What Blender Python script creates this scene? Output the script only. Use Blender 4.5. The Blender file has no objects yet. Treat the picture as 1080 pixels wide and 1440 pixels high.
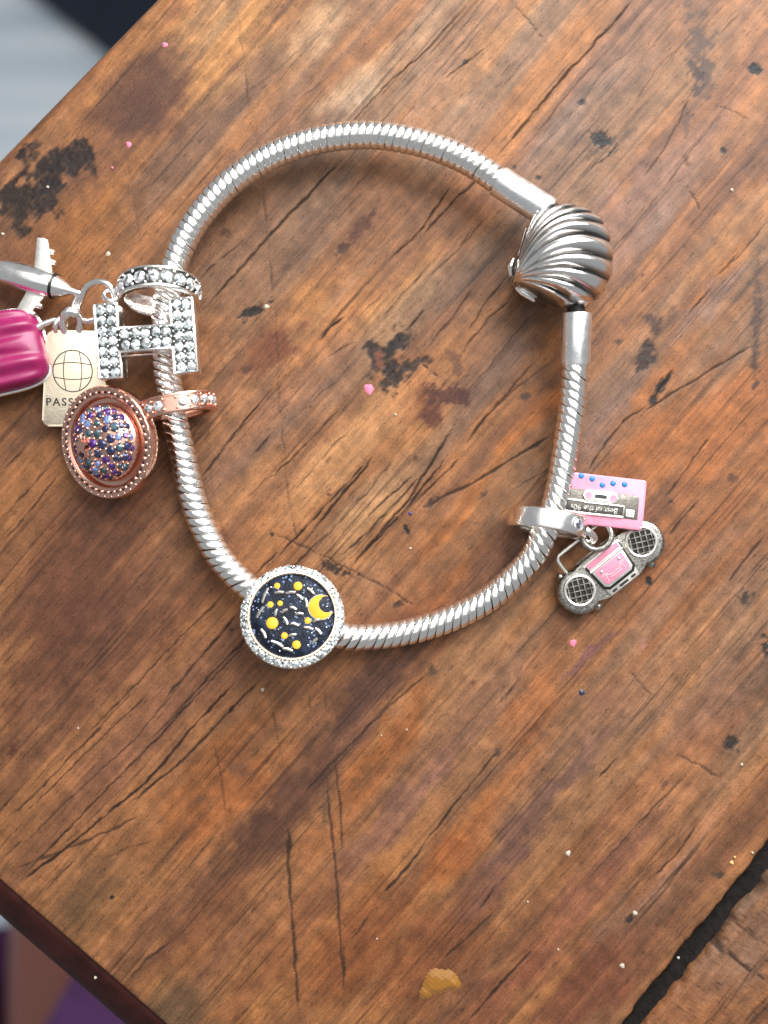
import bpy, bmesh, math, random
import numpy as np
from mathutils import Vector, Matrix

R = math.radians
S = 0.001                      # everything below is authored in millimetres
random.seed(7)
np.random.seed(7)
scene = bpy.context.scene
col = scene.collection

# ------------------------------------------------------------------ camera, light, exposure
CAM_H = 110.0                  # camera height above the table top, mm
cam_d = bpy.data.cameras.new('camera')
cam = bpy.data.objects.new('camera', cam_d)
col.objects.link(cam)
cam.location = (0, 0, CAM_H * S)
cam_d.sensor_fit = 'VERTICAL'
cam_d.sensor_height = 36.0
cam_d.lens = 18.0 / (60.0 / CAM_H)
cam_d.clip_start = 0.005
cam_d.clip_end = 50
cam_d.dof.use_dof = True
cam_d.dof.focus_distance = (CAM_H - 3.0) * S
cam_d.dof.aperture_fstop = cam_d.lens / 2.8
scene.camera = cam

world = bpy.data.worlds.new('World')
scene.world = world
world.use_nodes = True
wb = world.node_tree.nodes['Background']
wb.inputs['Color'].default_value = (0.93, 0.96, 1.0, 1)
wb.inputs['Strength'].default_value = 0.36

def area_light(name, loc, target, sx, sy, power, color):
    d = bpy.data.lights.new(name, 'AREA')
    d.shape = 'RECTANGLE'
    d.size, d.size_y = sx, sy
    d.energy = power
    d.color = color
    o = bpy.data.objects.new(name, d)
    col.objects.link(o)
    o.location = loc
    o.rotation_euler = (Vector(target) - Vector(loc)).to_track_quat('-Z', 'Y').to_euler()
    return o

area_light('window_light', (0.13, 0.235, 0.215), (0.0, 0.04, 0), 0.30, 0.30, 3.5, (0.97, 0.99, 1.0))
area_light('added_overhead_fill', (0.05, 0.30, 1.0), (0, 0.02, 0), 1.4, 1.1, 5.2, (1.0, 0.99, 0.97))  # unseen overhead fill, added for bright bands in the silver

scene.view_settings.view_transform = 'Standard'
scene.view_settings.look = 'None'
scene.view_settings.exposure = 0.0
scene.view_settings.gamma = 1.0

# ------------------------------------------------------------------ small tools
def lin(c):
    c = np.asarray(c, dtype=float) / 255.0
    return np.where(c <= 0.04045, c / 12.92, ((c + 0.055) / 1.055) ** 2.4)

def L4(r, g, b):
    v = lin((r, g, b))
    return (float(v[0]), float(v[1]), float(v[2]), 1.0)

def W(u, v, z=0.0):
    """point of the place (mm) at plan position u, v (1/12 mm steps on the table top) and height z"""
    k = (CAM_H - z) / CAM_H
    return Vector(((u - 540.0) / 12.0 * k, (720.0 - v) / 12.0 * k, z))

def frame(origin, zdir=(0, 0, 1), xdir=(1, 0, 0)):
    z = Vector(zdir).normalized()
    x = Vector(xdir)
    x = (x - z * x.dot(z)).normalized()
    y = z.cross(x)
    m = Matrix(((x.x, y.x, z.x, origin[0] * S), (x.y, y.y, z.y, origin[1] * S),
                (x.z, y.z, z.z, origin[2] * S), (0, 0, 0, 1)))
    return m

def T(x, y, z):
    return Matrix.Translation((x * S, y * S, z * S))

def thing(name, label, cat, matrix=None, group=None):
    o = bpy.data.objects.new(name, None)
    o.empty_display_size = 0.002
    col.objects.link(o)
    if matrix is not None:
        o.matrix_basis = matrix
    o['label'] = label
    o['category'] = cat
    if group:
        o['group'] = group
    return o

def mesh_of(bm, name, smooth=True, angle=None):
    me = bpy.data.meshes.new(name)
    bmesh.ops.recalc_face_normals(bm, faces=bm.faces)
    if smooth:
        for f in bm.faces:
            f.smooth = True
        if angle is not None:
            for e in bm.edges:
                if len(e.link_faces) == 2 and e.calc_face_angle(0) > R(angle):
                    e.smooth = False
    bmesh.ops.scale(bm, vec=(S, S, S), verts=bm.verts)
    bm.to_mesh(me)
    bm.free()
    return me

def link(name, me, mat, parent=None, matrix=None):
    o = bpy.data.objects.new(name, me)
    col.objects.link(o)
    if mat is not None and len(me.materials) == 0:
        me.materials.append(mat)
    if parent is not None:
        o.parent = parent
    if matrix is not None:
        o.matrix_basis = matrix
    return o

def part(name, bm, mat, parent, matrix=None, smooth=True, angle=40):
    return link(name, mesh_of(bm, name, smooth, angle), mat, parent, matrix)

def add_lathe(bm, prof, n=48, m=None, closed_profile=False):
    m = m or Matrix()
    rings = []
    for (r, z) in prof:
        if r < 1e-6:
            rings.append([bm.verts.new(m @ Vector((0, 0, z)))])
        else:
            rings.append([bm.verts.new(m @ Vector((r * math.cos(2 * math.pi * i / n), r * math.sin(2 * math.pi * i / n), z))) for i in range(n)])
    pairs = list(zip(rings[:-1], rings[1:]))
    if closed_profile:
        pairs.append((rings[-1], rings[0]))
    for a, b in pairs:
        for i in range(n):
            j = (i + 1) % n
            if len(a) == 1 and len(b) == 1:
                continue
            if len(a) == 1:
                bm.faces.new((a[0], b[i], b[j]))
            elif len(b) == 1:
                bm.faces.new((a[i], a[j], b[0]))
            else:
                bm.faces.new((a[i], a[j], b[j], b[i]))
    return bm

def add_tube(bm, pts, rad, n=10, closed=False):
    pts = [Vector(p) for p in pts]
    rads = rad if isinstance(rad, (list, tuple)) else [rad] * len(pts)
    rings = []
    prev = None
    N = len(pts)
    for i, p in enumerate(pts):
        if closed:
            t = pts[(i + 1) % N] - pts[i - 1]
        else:
            t = pts[min(i + 1, N - 1)] - pts[max(i - 1, 0)]
        t.normalize()
        if prev is None:
            up = Vector((0, 0, 1)) if abs(t.z) < 0.9 else Vector((1, 0, 0))
            x = t.cross(up).normalized()
        else:
            x = (prev - t * prev.dot(t)).normalized()
        prev = x
        y = t.cross(x)
        rings.append([bm.verts.new(p + (x * math.cos(2 * math.pi * k / n) + y * math.sin(2 * math.pi * k / n)) * rads[i]) for k in range(n)])
    m = N if closed else N - 1
    for i in range(m):
        a, b = rings[i], rings[(i + 1) % N]
        for k in range(n):
            j = (k + 1) % n
            bm.faces.new((a[k], a[j], b[j], b[k]))
    if not closed:
        bm.faces.new(rings[0][::-1])
        bm.faces.new(rings[-1])
    return bm

def add_torus(bm, Rm, r, n=32, k=10, m=None):
    m = m or Matrix()
    prof = [(Rm + r * math.cos(2 * math.pi * i / k), r * math.sin(2 * math.pi * i / k)) for i in range(k)]
    return add_lathe(bm, prof, n, m, closed_profile=True)

def add_prism(bm, poly, z0, z1, bev=0.0, seg=2):
    """extruded outline with rounded top and bottom edges"""
    lo = [bm.verts.new((p[0], p[1], z0)) for p in poly]
    hi = [bm.verts.new((p[0], p[1], z1)) for p in poly]
    n = len(poly)
    fs = [bm.faces.new(lo[::-1]), bm.faces.new(hi)]
    for i in range(n):
        j = (i + 1) % n
        fs.append(bm.faces.new((lo[i], lo[j], hi[j], hi[i])))
    if bev > 0:
        es = list({e for f in fs[:2] for e in f.edges})
        bmesh.ops.bevel(bm, geom=es, offset=bev, segments=seg, affect='EDGES', profile=0.5, clamp_overlap=True)
    return bm

def rrect(w, h, r, n=5, cx=0, cy=0):
    pts = []
    for (sx, sy, a0) in ((1, 1, 0), (-1, 1, 90), (-1, -1, 180), (1, -1, 270)):
        for i in range(n + 1):
            a = R(a0 + 90 * i / n)
            pts.append((cx + sx * (w / 2 - r) + r * math.cos(a), cy + sy * (h / 2 - r) + r * math.sin(a)))
    return pts

def circle(r, n=28, cx=0, cy=0):
    return [(cx + r * math.cos(2 * math.pi * i / n), cy + r * math.sin(2 * math.pi * i / n)) for i in range(n)]

def add_ball(bm, c, r, seg=8, rings=5, sz=1.0):
    bmesh.ops.create_uvsphere(bm, u_segments=seg, v_segments=rings, radius=r,
                              matrix=Matrix.Translation(c) @ Matrix.Diagonal((1, 1, sz, 1)))

def catmull(P, per=12, closed=False):
    P = [Vector(p) for p in P]
    out = []
    n = len(P)
    for i in range(n if closed else n - 1):
        if closed:
            p0, p1, p2, p3 = P[i - 1], P[i], P[(i + 1) % n], P[(i + 2) % n]
        else:
            p0, p1, p2, p3 = P[max(i - 1, 0)], P[i], P[i + 1], P[min(i + 2, n - 1)]
        for k in range(per):
            t = k / per
            out.append(0.5 * ((2 * p1) + (p2 - p0) * t + (2 * p0 - 5 * p1 + 4 * p2 - p3) * t * t + (3 * p1 - p0 - 3 * p2 + p3) * t ** 3))
    if not closed:
        out.append(P[-1])
    return out

def text_part(name, body, size, mat, parent, matrix, extrude=0.02, bold=0.0, spacing=1.0):
    c = bpy.data.curves.new(name, 'FONT')
    c.body = body
    c.size = size * S
    c.extrude = extrude * S
    c.offset = bold * S
    c.space_character = spacing
    c.align_x = 'CENTER'
    c.align_y = 'CENTER'
    c.resolution_u = 3
    t = bpy.data.objects.new(name, c)
    col.objects.link(t)
    bpy.context.view_layer.update()
    me = bpy.data.meshes.new_from_object(t)
    bpy.data.objects.remove(t)
    me.name = name
    return link(name, me, mat, parent, matrix)

# ------------------------------------------------------------------ materials
def new_mat(name):
    m = bpy.data.materials.new(name)
    m.use_nodes = True
    nt = m.node_tree
    return m, nt, nt.nodes['Principled BSDF']

def node(nt, kind, **kw):
    n = nt.nodes.new(kind)
    for k, v in kw.items():
        setattr(n, k, v)
    return n

def metal(name, color, rough, var=0.25, scale=900, bump=0.12, tarnish=None, tarnish_amt=0.5):
    m, nt, b = new_mat(name)
    b.inputs['Metallic'].default_value = 1.0
    tc = node(nt, 'ShaderNodeTexCoord')
    nz = node(nt, 'ShaderNodeTexNoise')
    nz.inputs['Scale'].default_value = scale
    nz.inputs['Detail'].default_value = 4
    nt.links.new(tc.outputs['Object'], nz.inputs['Vector'])
    mr = node(nt, 'ShaderNodeMapRange')
    mr.inputs['From Min'].default_value = 0.3
    mr.inputs['From Max'].default_value = 0.7
    mr.inputs['To Min'].default_value = rough * (1 - var)
    mr.inputs['To Max'].default_value = rough * (1 + var)
    nt.links.new(nz.outputs['Fac'], mr.inputs['Value'])
    nt.links.new(mr.outputs['Result'], b.inputs['Roughness'])
    if tarnish:
        n2 = node(nt, 'ShaderNodeTexNoise')
        n2.inputs['Scale'].default_value = scale * 1.6
        n2.inputs['Detail'].default_value = 5
        nt.links.new(tc.outputs['Object'], n2.inputs['Vector'])
        r2 = node(nt, 'ShaderNodeMapRange')
        r2.inputs['From Min'].default_value = 0.42
        r2.inputs['From Max'].default_value = 0.68
        r2.inputs['To Max'].default_value = tarnish_amt
        nt.links.new(n2.outputs['Fac'], r2.inputs['Value'])
        mx = node(nt, 'ShaderNodeMix', data_type='RGBA')
        mx.inputs['A'].default_value = color
        mx.inputs['B'].default_value = tarnish
        nt.links.new(r2.outputs['Result'], mx.inputs['Factor'])
        nt.links.new(mx.outputs['Result'], b.inputs['Base Color'])
    else:
        b.inputs['Base Color'].default_value = color
    n3 = node(nt, 'ShaderNodeTexNoise')
    n3.inputs['Scale'].default_value = scale * 3
    n3.inputs['Detail'].default_value = 3
    nt.links.new(tc.outputs['Object'], n3.inputs['Vector'])
    bp = node(nt, 'ShaderNodeBump')
    bp.inputs['Strength'].default_value = bump
    bp.inputs['Distance'].default_value = 0.00008
    nt.links.new(n3.outputs['Fac'], bp.inputs['Height'])
    nt.links.new(bp.outputs['Normal'], b.inputs['Normal'])
    return m

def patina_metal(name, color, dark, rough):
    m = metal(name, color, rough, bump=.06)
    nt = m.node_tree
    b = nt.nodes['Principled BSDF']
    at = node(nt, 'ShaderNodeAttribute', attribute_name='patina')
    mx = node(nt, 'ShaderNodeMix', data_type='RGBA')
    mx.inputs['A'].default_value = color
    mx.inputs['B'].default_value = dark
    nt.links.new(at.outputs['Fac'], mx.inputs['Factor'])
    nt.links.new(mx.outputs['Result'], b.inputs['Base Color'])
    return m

def enamel(name, color, rough=0.25, coat=0.5, mottle=0.12, scale=700, bump=0.15):
    m, nt, b = new_mat(name)
    tc = node(nt, 'ShaderNodeTexCoord')
    nz = node(nt, 'ShaderNodeTexNoise')
    nz.inputs['Scale'].default_value = scale
    nz.inputs['Detail'].default_value = 4
    nt.links.new(tc.outputs['Object'], nz.inputs['Vector'])
    hs = node(nt, 'ShaderNodeHueSaturation')
    hs.inputs['Color'].default_value = color
    mr = node(nt, 'ShaderNodeMapRange')
    mr.inputs['From Min'].default_value = 0.3
    mr.inputs['From Max'].default_value = 0.7
    mr.inputs['To Min'].default_value = 1 - mottle
    mr.inputs['To Max'].default_value = 1 + mottle
    nt.links.new(nz.outputs['Fac'], mr.inputs['Value'])
    nt.links.new(mr.outputs['Result'], hs.inputs['Value'])
    nt.links.new(hs.outputs['Color'], b.inputs['Base Color'])
    b.inputs['Roughness'].default_value = rough
    b.inputs['Coat Weight'].default_value = coat
    b.inputs['Coat Roughness'].default_value = 0.08
    bp = node(nt, 'ShaderNodeBump')
    bp.inputs['Strength'].default_value = bump
    bp.inputs['Distance'].default_value = 0.0001
    nt.links.new(nz.outputs['Fac'], bp.inputs['Height'])
    nt.links.new(bp.outputs['Normal'], b.inputs['Normal'])
    return m

def gem_mat(name, color, metallic=0.75, rough=0.06, spread=(.12, 2.0), coat=.6):
    """cut stone: inner reflections painted into the colour as light and dark cells"""
    m, nt, b = new_mat(name)
    oi = node(nt, 'ShaderNodeObjectInfo')
    tc = node(nt, 'ShaderNodeTexCoord')
    sc = node(nt, 'ShaderNodeVectorMath', operation='SCALE')
    sc.inputs['Scale'].default_value = 1 / S
    nt.links.new(tc.outputs['Object'], sc.inputs[0])
    rv = node(nt, 'ShaderNodeMath', operation='MULTIPLY')
    rv.inputs[1].default_value = 91.0
    nt.links.new(oi.outputs['Random'], rv.inputs[0])
    ad = node(nt, 'ShaderNodeVectorMath', operation='ADD')
    nt.links.new(sc.outputs['Vector'], ad.inputs[0])
    nt.links.new(rv.outputs[0], ad.inputs[1])
    vo = node(nt, 'ShaderNodeTexVoronoi')
    vo.inputs['Scale'].default_value = 2.3
    nt.links.new(ad.outputs['Vector'], vo.inputs['Vector'])
    sx = node(nt, 'ShaderNodeSeparateColor')
    nt.links.new(vo.outputs['Color'], sx.inputs['Color'])
    mr = node(nt, 'ShaderNodeMapRange')
    mr.inputs['To Min'].default_value = spread[0]
    mr.inputs['To Max'].default_value = spread[1]
    nt.links.new(sx.outputs['Green'], mr.inputs['Value'])
    hs = node(nt, 'ShaderNodeHueSaturation')
    hs.inputs['Color'].default_value = color
    nt.links.new(mr.outputs['Result'], hs.inputs['Value'])
    nt.links.new(hs.outputs['Color'], b.inputs['Base Color'])
    b.inputs['Metallic'].default_value = metallic
    b.inputs['Roughness'].default_value = rough
    b.inputs['IOR'].default_value = 1.6
    b.inputs['Coat Weight'].default_value = coat
    b.inputs['Coat Roughness'].default_value = 0.02
    return m

M = {}
M['silver'] = metal('polished_silver', (0.95, 0.93, 0.895, 1), 0.22)
M['silver_cap'] = metal('brushed_silver', (0.94, 0.94, 0.93, 1), 0.30)
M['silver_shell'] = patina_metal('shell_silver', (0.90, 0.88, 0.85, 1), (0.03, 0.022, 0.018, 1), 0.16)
M['silver_warm'] = metal('satin_silver', (0.93, 0.90, 0.83, 1), 0.36, bump=0.2)
M['antique'] = metal('antique_silver', (0.44, 0.42, 0.38, 1), 0.32, scale=1500, bump=0.5, tarnish=(0.09, 0.08, 0.07, 1), tarnish_amt=0.75)
M['oxide'] = metal('oxidised_silver', (0.055, 0.050, 0.045, 1), 0.45, bump=0.3)
M['core'] = metal('dark_chain_core', (0.04, 0.03, 0.025, 1), 0.5)
M['rose'] = metal('rose_gold', (0.78, 0.46, 0.36, 1), 0.24)
M['passport'] = metal('warm_reflection_silver', (0.84, 0.72, 0.55, 1), 0.34, bump=0.25)  # warm reflections of wood and skin tinted into the base colour
M['dash'] = metal('grey_silver', (0.42, 0.39, 0.36, 1), 0.42)
M['dark_antique'] = metal('dark_antique_silver', (0.17, 0.155, 0.135, 1), 0.5, scale=2200, bump=.4, tarnish=(.12, .10, .08, 1), tarnish_amt=.6)
M['clear_gem'] = gem_mat('clear_crystal', (0.80, 0.86, 0.86, 1), .75, .08)
M['flush_gem'] = gem_mat('pale_violet_crystal', (0.70, 0.70, 0.84, 1))
M['navy_gem'] = gem_mat('navy_crystal', (0.030, 0.035, 0.085, 1), 0.35, .1, (.6, 1.5), .15)
M['purple_gem'] = gem_mat('purple_crystal', (0.075, 0.022, 0.16, 1), 0.35, .1, (.6, 1.5), .15)
M['sky_gem'] = gem_mat('sky_blue_crystal', (0.22, 0.30, 0.55, 1), 0.5, .1, (.5, 1.5), .2)
M['teal_gem'] = gem_mat('teal_crystal', (0.05, 0.09, 0.11, 1), 0.4, .1, (.6, 1.5), .15)
M['pink'] = enamel('pink_enamel', L4(206, 128, 150), 0.45, coat=.1)
M['blue'] = enamel('blue_enamel', L4(16, 110, 165), 0.4, coat=.1)
M['yellow'] = enamel('yellow_enamel', L4(206, 158, 4), 0.5, coat=.0)
M['magenta'] = enamel('magenta_enamel', L4(134, 16, 76), 0.40, coat=0.12)
M['black'] = enamel('black_ink', (0.012, 0.011, 0.010, 1), 0.5, coat=0.0)

def navy_glitter():
    m, nt, b = new_mat('navy_glitter_enamel')
    tc = node(nt, 'ShaderNodeTexCoord')
    vo = node(nt, 'ShaderNodeTexVoronoi')
    vo.inputs['Scale'].default_value = 5600
    nt.links.new(tc.outputs['Object'], vo.inputs['Vector'])
    nz = node(nt, 'ShaderNodeTexNoise')
    nz.inputs['Scale'].default_value = 700
    nt.links.new(tc.outputs['Object'], nz.inputs['Vector'])
    cr = node(nt, 'ShaderNodeValToRGB')
    cr.color_ramp.elements[0].position = 0.45
    cr.color_ramp.elements[0].color = (0.005, 0.007, 0.014, 1)
    cr.color_ramp.elements[1].position = 0.75
    cr.color_ramp.elements[1].color = (0.022, 0.030, 0.052, 1)
    nt.links.new(nz.outputs['Fac'], cr.inputs['Fac'])
    sx = node(nt, 'ShaderNodeSeparateColor')
    nt.links.new(vo.outputs['Color'], sx.inputs['Color'])
    gt = node(nt, 'ShaderNodeMath', operation='GREATER_THAN')
    gt.inputs[1].default_value = 0.945
    nt.links.new(sx.outputs['Red'], gt.inputs[0])
    mx = node(nt, 'ShaderNodeMix', data_type='RGBA')
    nt.links.new(gt.outputs[0], mx.inputs['Factor'])
    nt.links.new(cr.outputs['Color'], mx.inputs['A'])
    mx.inputs['B'].default_value = (0.16, 0.21, 0.34, 1)
    nt.links.new(mx.outputs['Result'], b.inputs['Base Color'])
    b.inputs['Roughness'].default_value = 0.3
    b.inputs['Coat Weight'].default_value = 0.0
    b.inputs['Specular IOR Level'].default_value = 0.12
    bp = node(nt, 'ShaderNodeBump')
    bp.inputs['Strength'].default_value = 0.35
    bp.inputs['Distance'].default_value = 0.0001
    nt.links.new(vo.outputs['Distance'], bp.inputs['Height'])
    nt.links.new(bp.outputs['Normal'], b.inputs['Normal'])
    return m
M['navy'] = navy_glitter()

def wood_mat(name):
    m, nt, b = new_mat(name)
    ac = node(nt, 'ShaderNodeAttribute', attribute_name='tone')
    ag = node(nt, 'ShaderNodeAttribute', attribute_name='grain')
    ak = node(nt, 'ShaderNodeAttribute', attribute_name='crack')
    def stretched(sx, sy, scale, detail, rough=0.6):
        mp = node(nt, 'ShaderNodeMapping')
        mp.inputs['Scale'].default_value = (sx, sy, 1)
        nt.links.new(ag.outputs['Vector'], mp.inputs['Vector'])
        n = node(nt, 'ShaderNodeTexNoise')
        n.inputs['Scale'].default_value = scale
        n.inputs['Detail'].default_value = detail
        n.inputs['Roughness'].default_value = rough
        nt.links.new(mp.outputs['Vector'], n.inputs['Vector'])
        return n
    def ranged(n, lo, hi, a, c):
        r = node(nt, 'ShaderNodeMapRange')
        r.inputs['From Min'].default_value = lo
        r.inputs['From Max'].default_value = hi
        r.inputs['To Min'].default_value = a
        r.inputs['To Max'].default_value = c
        nt.links.new(n.outputs['Fac'], r.inputs['Value'])
        return r
    fibre = stretched(0.10, 1.0, 2.6, 6, 0.65)       # long fibres
    fine = stretched(0.55, 1.0, 5.5, 4, 0.7)         # sandy mottling
    pore = stretched(0.16, 1.0, 4.5, 2, 0.5)         # short dark pores
    r1 = ranged(fibre, 0.30, 0.70, 0.90, 1.09)
    r2 = ranged(fine, 0.28, 0.72, 0.72, 1.28)
    r3 = ranged(pore, 0.30, 0.385, 0.55, 1.0)
    m1 = node(nt, 'ShaderNodeMath', operation='MULTIPLY')
    m2 = node(nt, 'ShaderNodeMath', operation='MULTIPLY')
    nt.links.new(r1.outputs[0], m1.inputs[0]); nt.links.new(r2.outputs[0], m1.inputs[1])
    nt.links.new(m1.outputs[0], m2.inputs[0]); nt.links.new(r3.outputs[0], m2.inputs[1])
    hs = node(nt, 'ShaderNodeHueSaturation')
    nt.links.new(ac.outputs['Color'], hs.inputs['Color'])
    nt.links.new(m2.outputs[0], hs.inputs['Value'])
    nt.links.new(hs.outputs['Color'], b.inputs['Base Color'])
    rr = node(nt, 'ShaderNodeMapRange')
    rr.inputs['From Min'].default_value = 0.3
    rr.inputs['From Max'].default_value = 0.7
    rr.inputs['To Min'].default_value = 0.42
    rr.inputs['To Max'].default_value = 0.62
    nt.links.new(fine.outputs['Fac'], rr.inputs['Value'])
    ra = node(nt, 'ShaderNodeMath', operation='ADD', use_clamp=True)
    rk = node(nt, 'ShaderNodeMath', operation='MULTIPLY')
    rk.inputs[1].default_value = 0.35
    nt.links.new(ak.outputs['Fac'], rk.inputs[0])
    nt.links.new(rr.outputs[0], ra.inputs[0]); nt.links.new(rk.outputs[0], ra.inputs[1])
    nt.links.new(ra.outputs[0], b.inputs['Roughness'])
    b.inputs['Specular IOR Level'].default_value = 0.25
    bp = node(nt, 'ShaderNodeBump')
    bp.inputs['Strength'].default_value = 0.35
    bp.inputs['Distance'].default_value = 0.00012
    nt.links.new(m2.outputs[0], bp.inputs['Height'])
    nt.links.new(bp.outputs['Normal'], b.inputs['Normal'])
    return m
M['wood'] = wood_mat('worn_varnished_wood')

# ------------------------------------------------------------------ the wooden table top
def vnoise(x, y, seed=0):
    xi = np.floor(x).astype(np.int64); yi = np.floor(y).astype(np.int64)
    xf = x - xi; yf = y - yi
    xf = xf * xf * (3 - 2 * xf); yf = yf * yf * (3 - 2 * yf)
    def h(a, c):
        n = (a * 374761393 + c * 668265263 + seed * 1442695041) & 0x7fffffff
        n = ((n ^ (n >> 13)) * 1274126177) & 0x7fffffff
        n = (n ^ (n >> 16)) & 0xffff
        return n / 65535.0
    a = h(xi, yi); b_ = h(xi + 1, yi); c = h(xi, yi + 1); d = h(xi + 1, yi + 1)
    return (a * (1 - xf) + b_ * xf) * (1 - yf) + (c * (1 - xf) + d * xf) * yf

def fbm(x, y, seed=0, oct=4):
    v = 0; a = 0.5; tot = 0
    for o in range(oct):
        v = v + a * vnoise(x * 2 ** o, y * 2 ** o, seed + 17 * o)
        tot += a; a *= 0.55
    return v / tot

def sstep(a, c, x):
    t = np.clip((x - a) / (c - a), 0, 1)
    return t * t * (3 - 2 * t)

# tones of the board itself: (u, v, half length along grain, half width, colour, weight)
TONES = [
    (300, 60, 150, 70, (196, 142, 84), .75), (205, 130, 90, 55, (118, 78, 58), .75), (340, 230, 210, 16, (140, 104, 84), .6),
    (120, 330, 120, 60, (178, 116, 62), .7), (500, 130, 60, 34, (206, 170, 128), .6), (440, 40, 60, 24, (204, 162, 110), .5),
    (570, 60, 130, 24, (190, 140, 92), .5), (640, 100, 170, 45, (158, 122, 96), .7), (700, 50, 120, 22, (186, 130, 76), .6),
    (760, 130, 160, 26, (184, 122, 66), .55), (830, 120, 200, 34, (160, 120, 96), .55), (940, 110, 150, 40, (176, 116, 66), .6),
    (890, 300, 190, 55, (150, 114, 98), .75), (1040, 330, 150, 40, (192, 120, 56), .75), (960, 480, 160, 50, (184, 112, 56), .8),
    (1000, 420, 100, 16, (150, 112, 96), .6), (1040, 600, 150, 80, (180, 110, 58), .8), (880, 620, 150, 55, (178, 108, 56), .8), (850, 590, 110, 22, (142, 102, 84), .7),
    (960, 780, 150, 60, (172, 106, 62), .7), (750, 600, 70, 42, (184, 110, 52), .75), (690, 690, 110, 34, (184, 112, 52), .75),
    (640, 770, 90, 40, (176, 106, 52), .7), (600, 860, 80, 40, (166, 98, 54), .6), (720, 760, 100, 40, (128, 84, 64), .6),
    (420, 380, 160, 60, (160, 108, 66), .6), (330, 300, 120, 40, (160, 112, 74), .5), (480, 300, 150, 50, (154, 108, 76), .6),
    (600, 300, 130, 50, (146, 102, 74), .6), (560, 430, 120, 30, (188, 134, 78), .6), (650, 430, 130, 40, (150, 106, 76), .6),
    (700, 500, 120, 34, (142, 104, 84), .6), (430, 430, 60, 30, (182, 126, 70), .5), (470, 640, 140, 50, (184, 136, 90), .7),
    (520, 720, 110, 26, (192, 140, 88), .65), (420, 560, 140, 30, (156, 112, 82), .6), (340, 620, 140, 30, (148, 104, 78), .6),
    (600, 610, 80, 30, (178, 122, 70), .5), (120, 780, 160, 80, (130, 82, 58), .8), (60, 700, 120, 50, (160, 108, 68), .6),
    (100, 920, 180, 70, (126, 80, 58), .75), (240, 860, 170, 40, (138, 88, 60), .7), (200, 1020, 200, 50, (152, 102, 74), .6),
    (60, 1010, 60, 24, (170, 118, 82), .4), (300, 1080, 150, 34, (166, 102, 56), .7), (330, 1120, 110, 34, (178, 104, 54), .6),
    (390, 1150, 260, 30, (106, 70, 56), .68), (520, 970, 130, 26, (106, 72, 58), .7), (480, 1060, 120, 20, (150, 102, 74), .5),
    (570, 1020, 80, 26, (184, 104, 48), .7), (520, 1090, 70, 40, (176, 102, 50), .7), (450, 1190, 70, 34, (176, 108, 62), .5),
    (540, 1170, 180, 22, (144, 100, 82), .65), (640, 1050, 150, 20, (150, 100, 78), .6), (740, 1000, 80, 24, (178, 106, 58), .55),
    (700, 960, 120, 34, (172, 116, 76), .6), (640, 1190, 70, 36, (184, 104, 50), .75), (690, 1130, 140, 24, (178, 112, 66), .6),
    (720, 1180, 160, 20, (136, 92, 78), .7), (830, 1060, 120, 18, (134, 92, 80), .6), (900, 950, 130, 60, (176, 116, 72), .7),
    (960, 1060, 140, 50, (174, 118, 80), .7), (900, 1180, 160, 34, (170, 118, 80), .6), (960, 1210, 170, 18, (180, 122, 88), .6),
    (840, 1250, 150, 26, (140, 96, 82), .6), (800, 1300, 170, 34, (160, 100, 68), .6), (830, 1390, 120, 50, (150, 88, 60), .7),
    (620, 1330, 120, 60, (150, 88, 52), .7), (700, 1400, 140, 30, (140, 84, 60), .6), (500, 1330, 120, 60, (160, 94, 54), .7),
    (400, 1330, 170, 34, (150, 94, 60), .6), (300, 1290, 90, 40, (152, 98, 64), .6), (120, 1270, 90, 50, (134, 98, 66), .55),
    (240, 1420, 70, 50, (122, 94, 68), .7), (1000, 990, 120, 30, (168, 112, 78), .5), (832, 925, 62, 11, (138, 92, 88), .8),
    (380, 900, 140, 26, (176, 118, 82), .5), (1040, 820, 70, 30, (150, 106, 82), .5),
]
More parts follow.
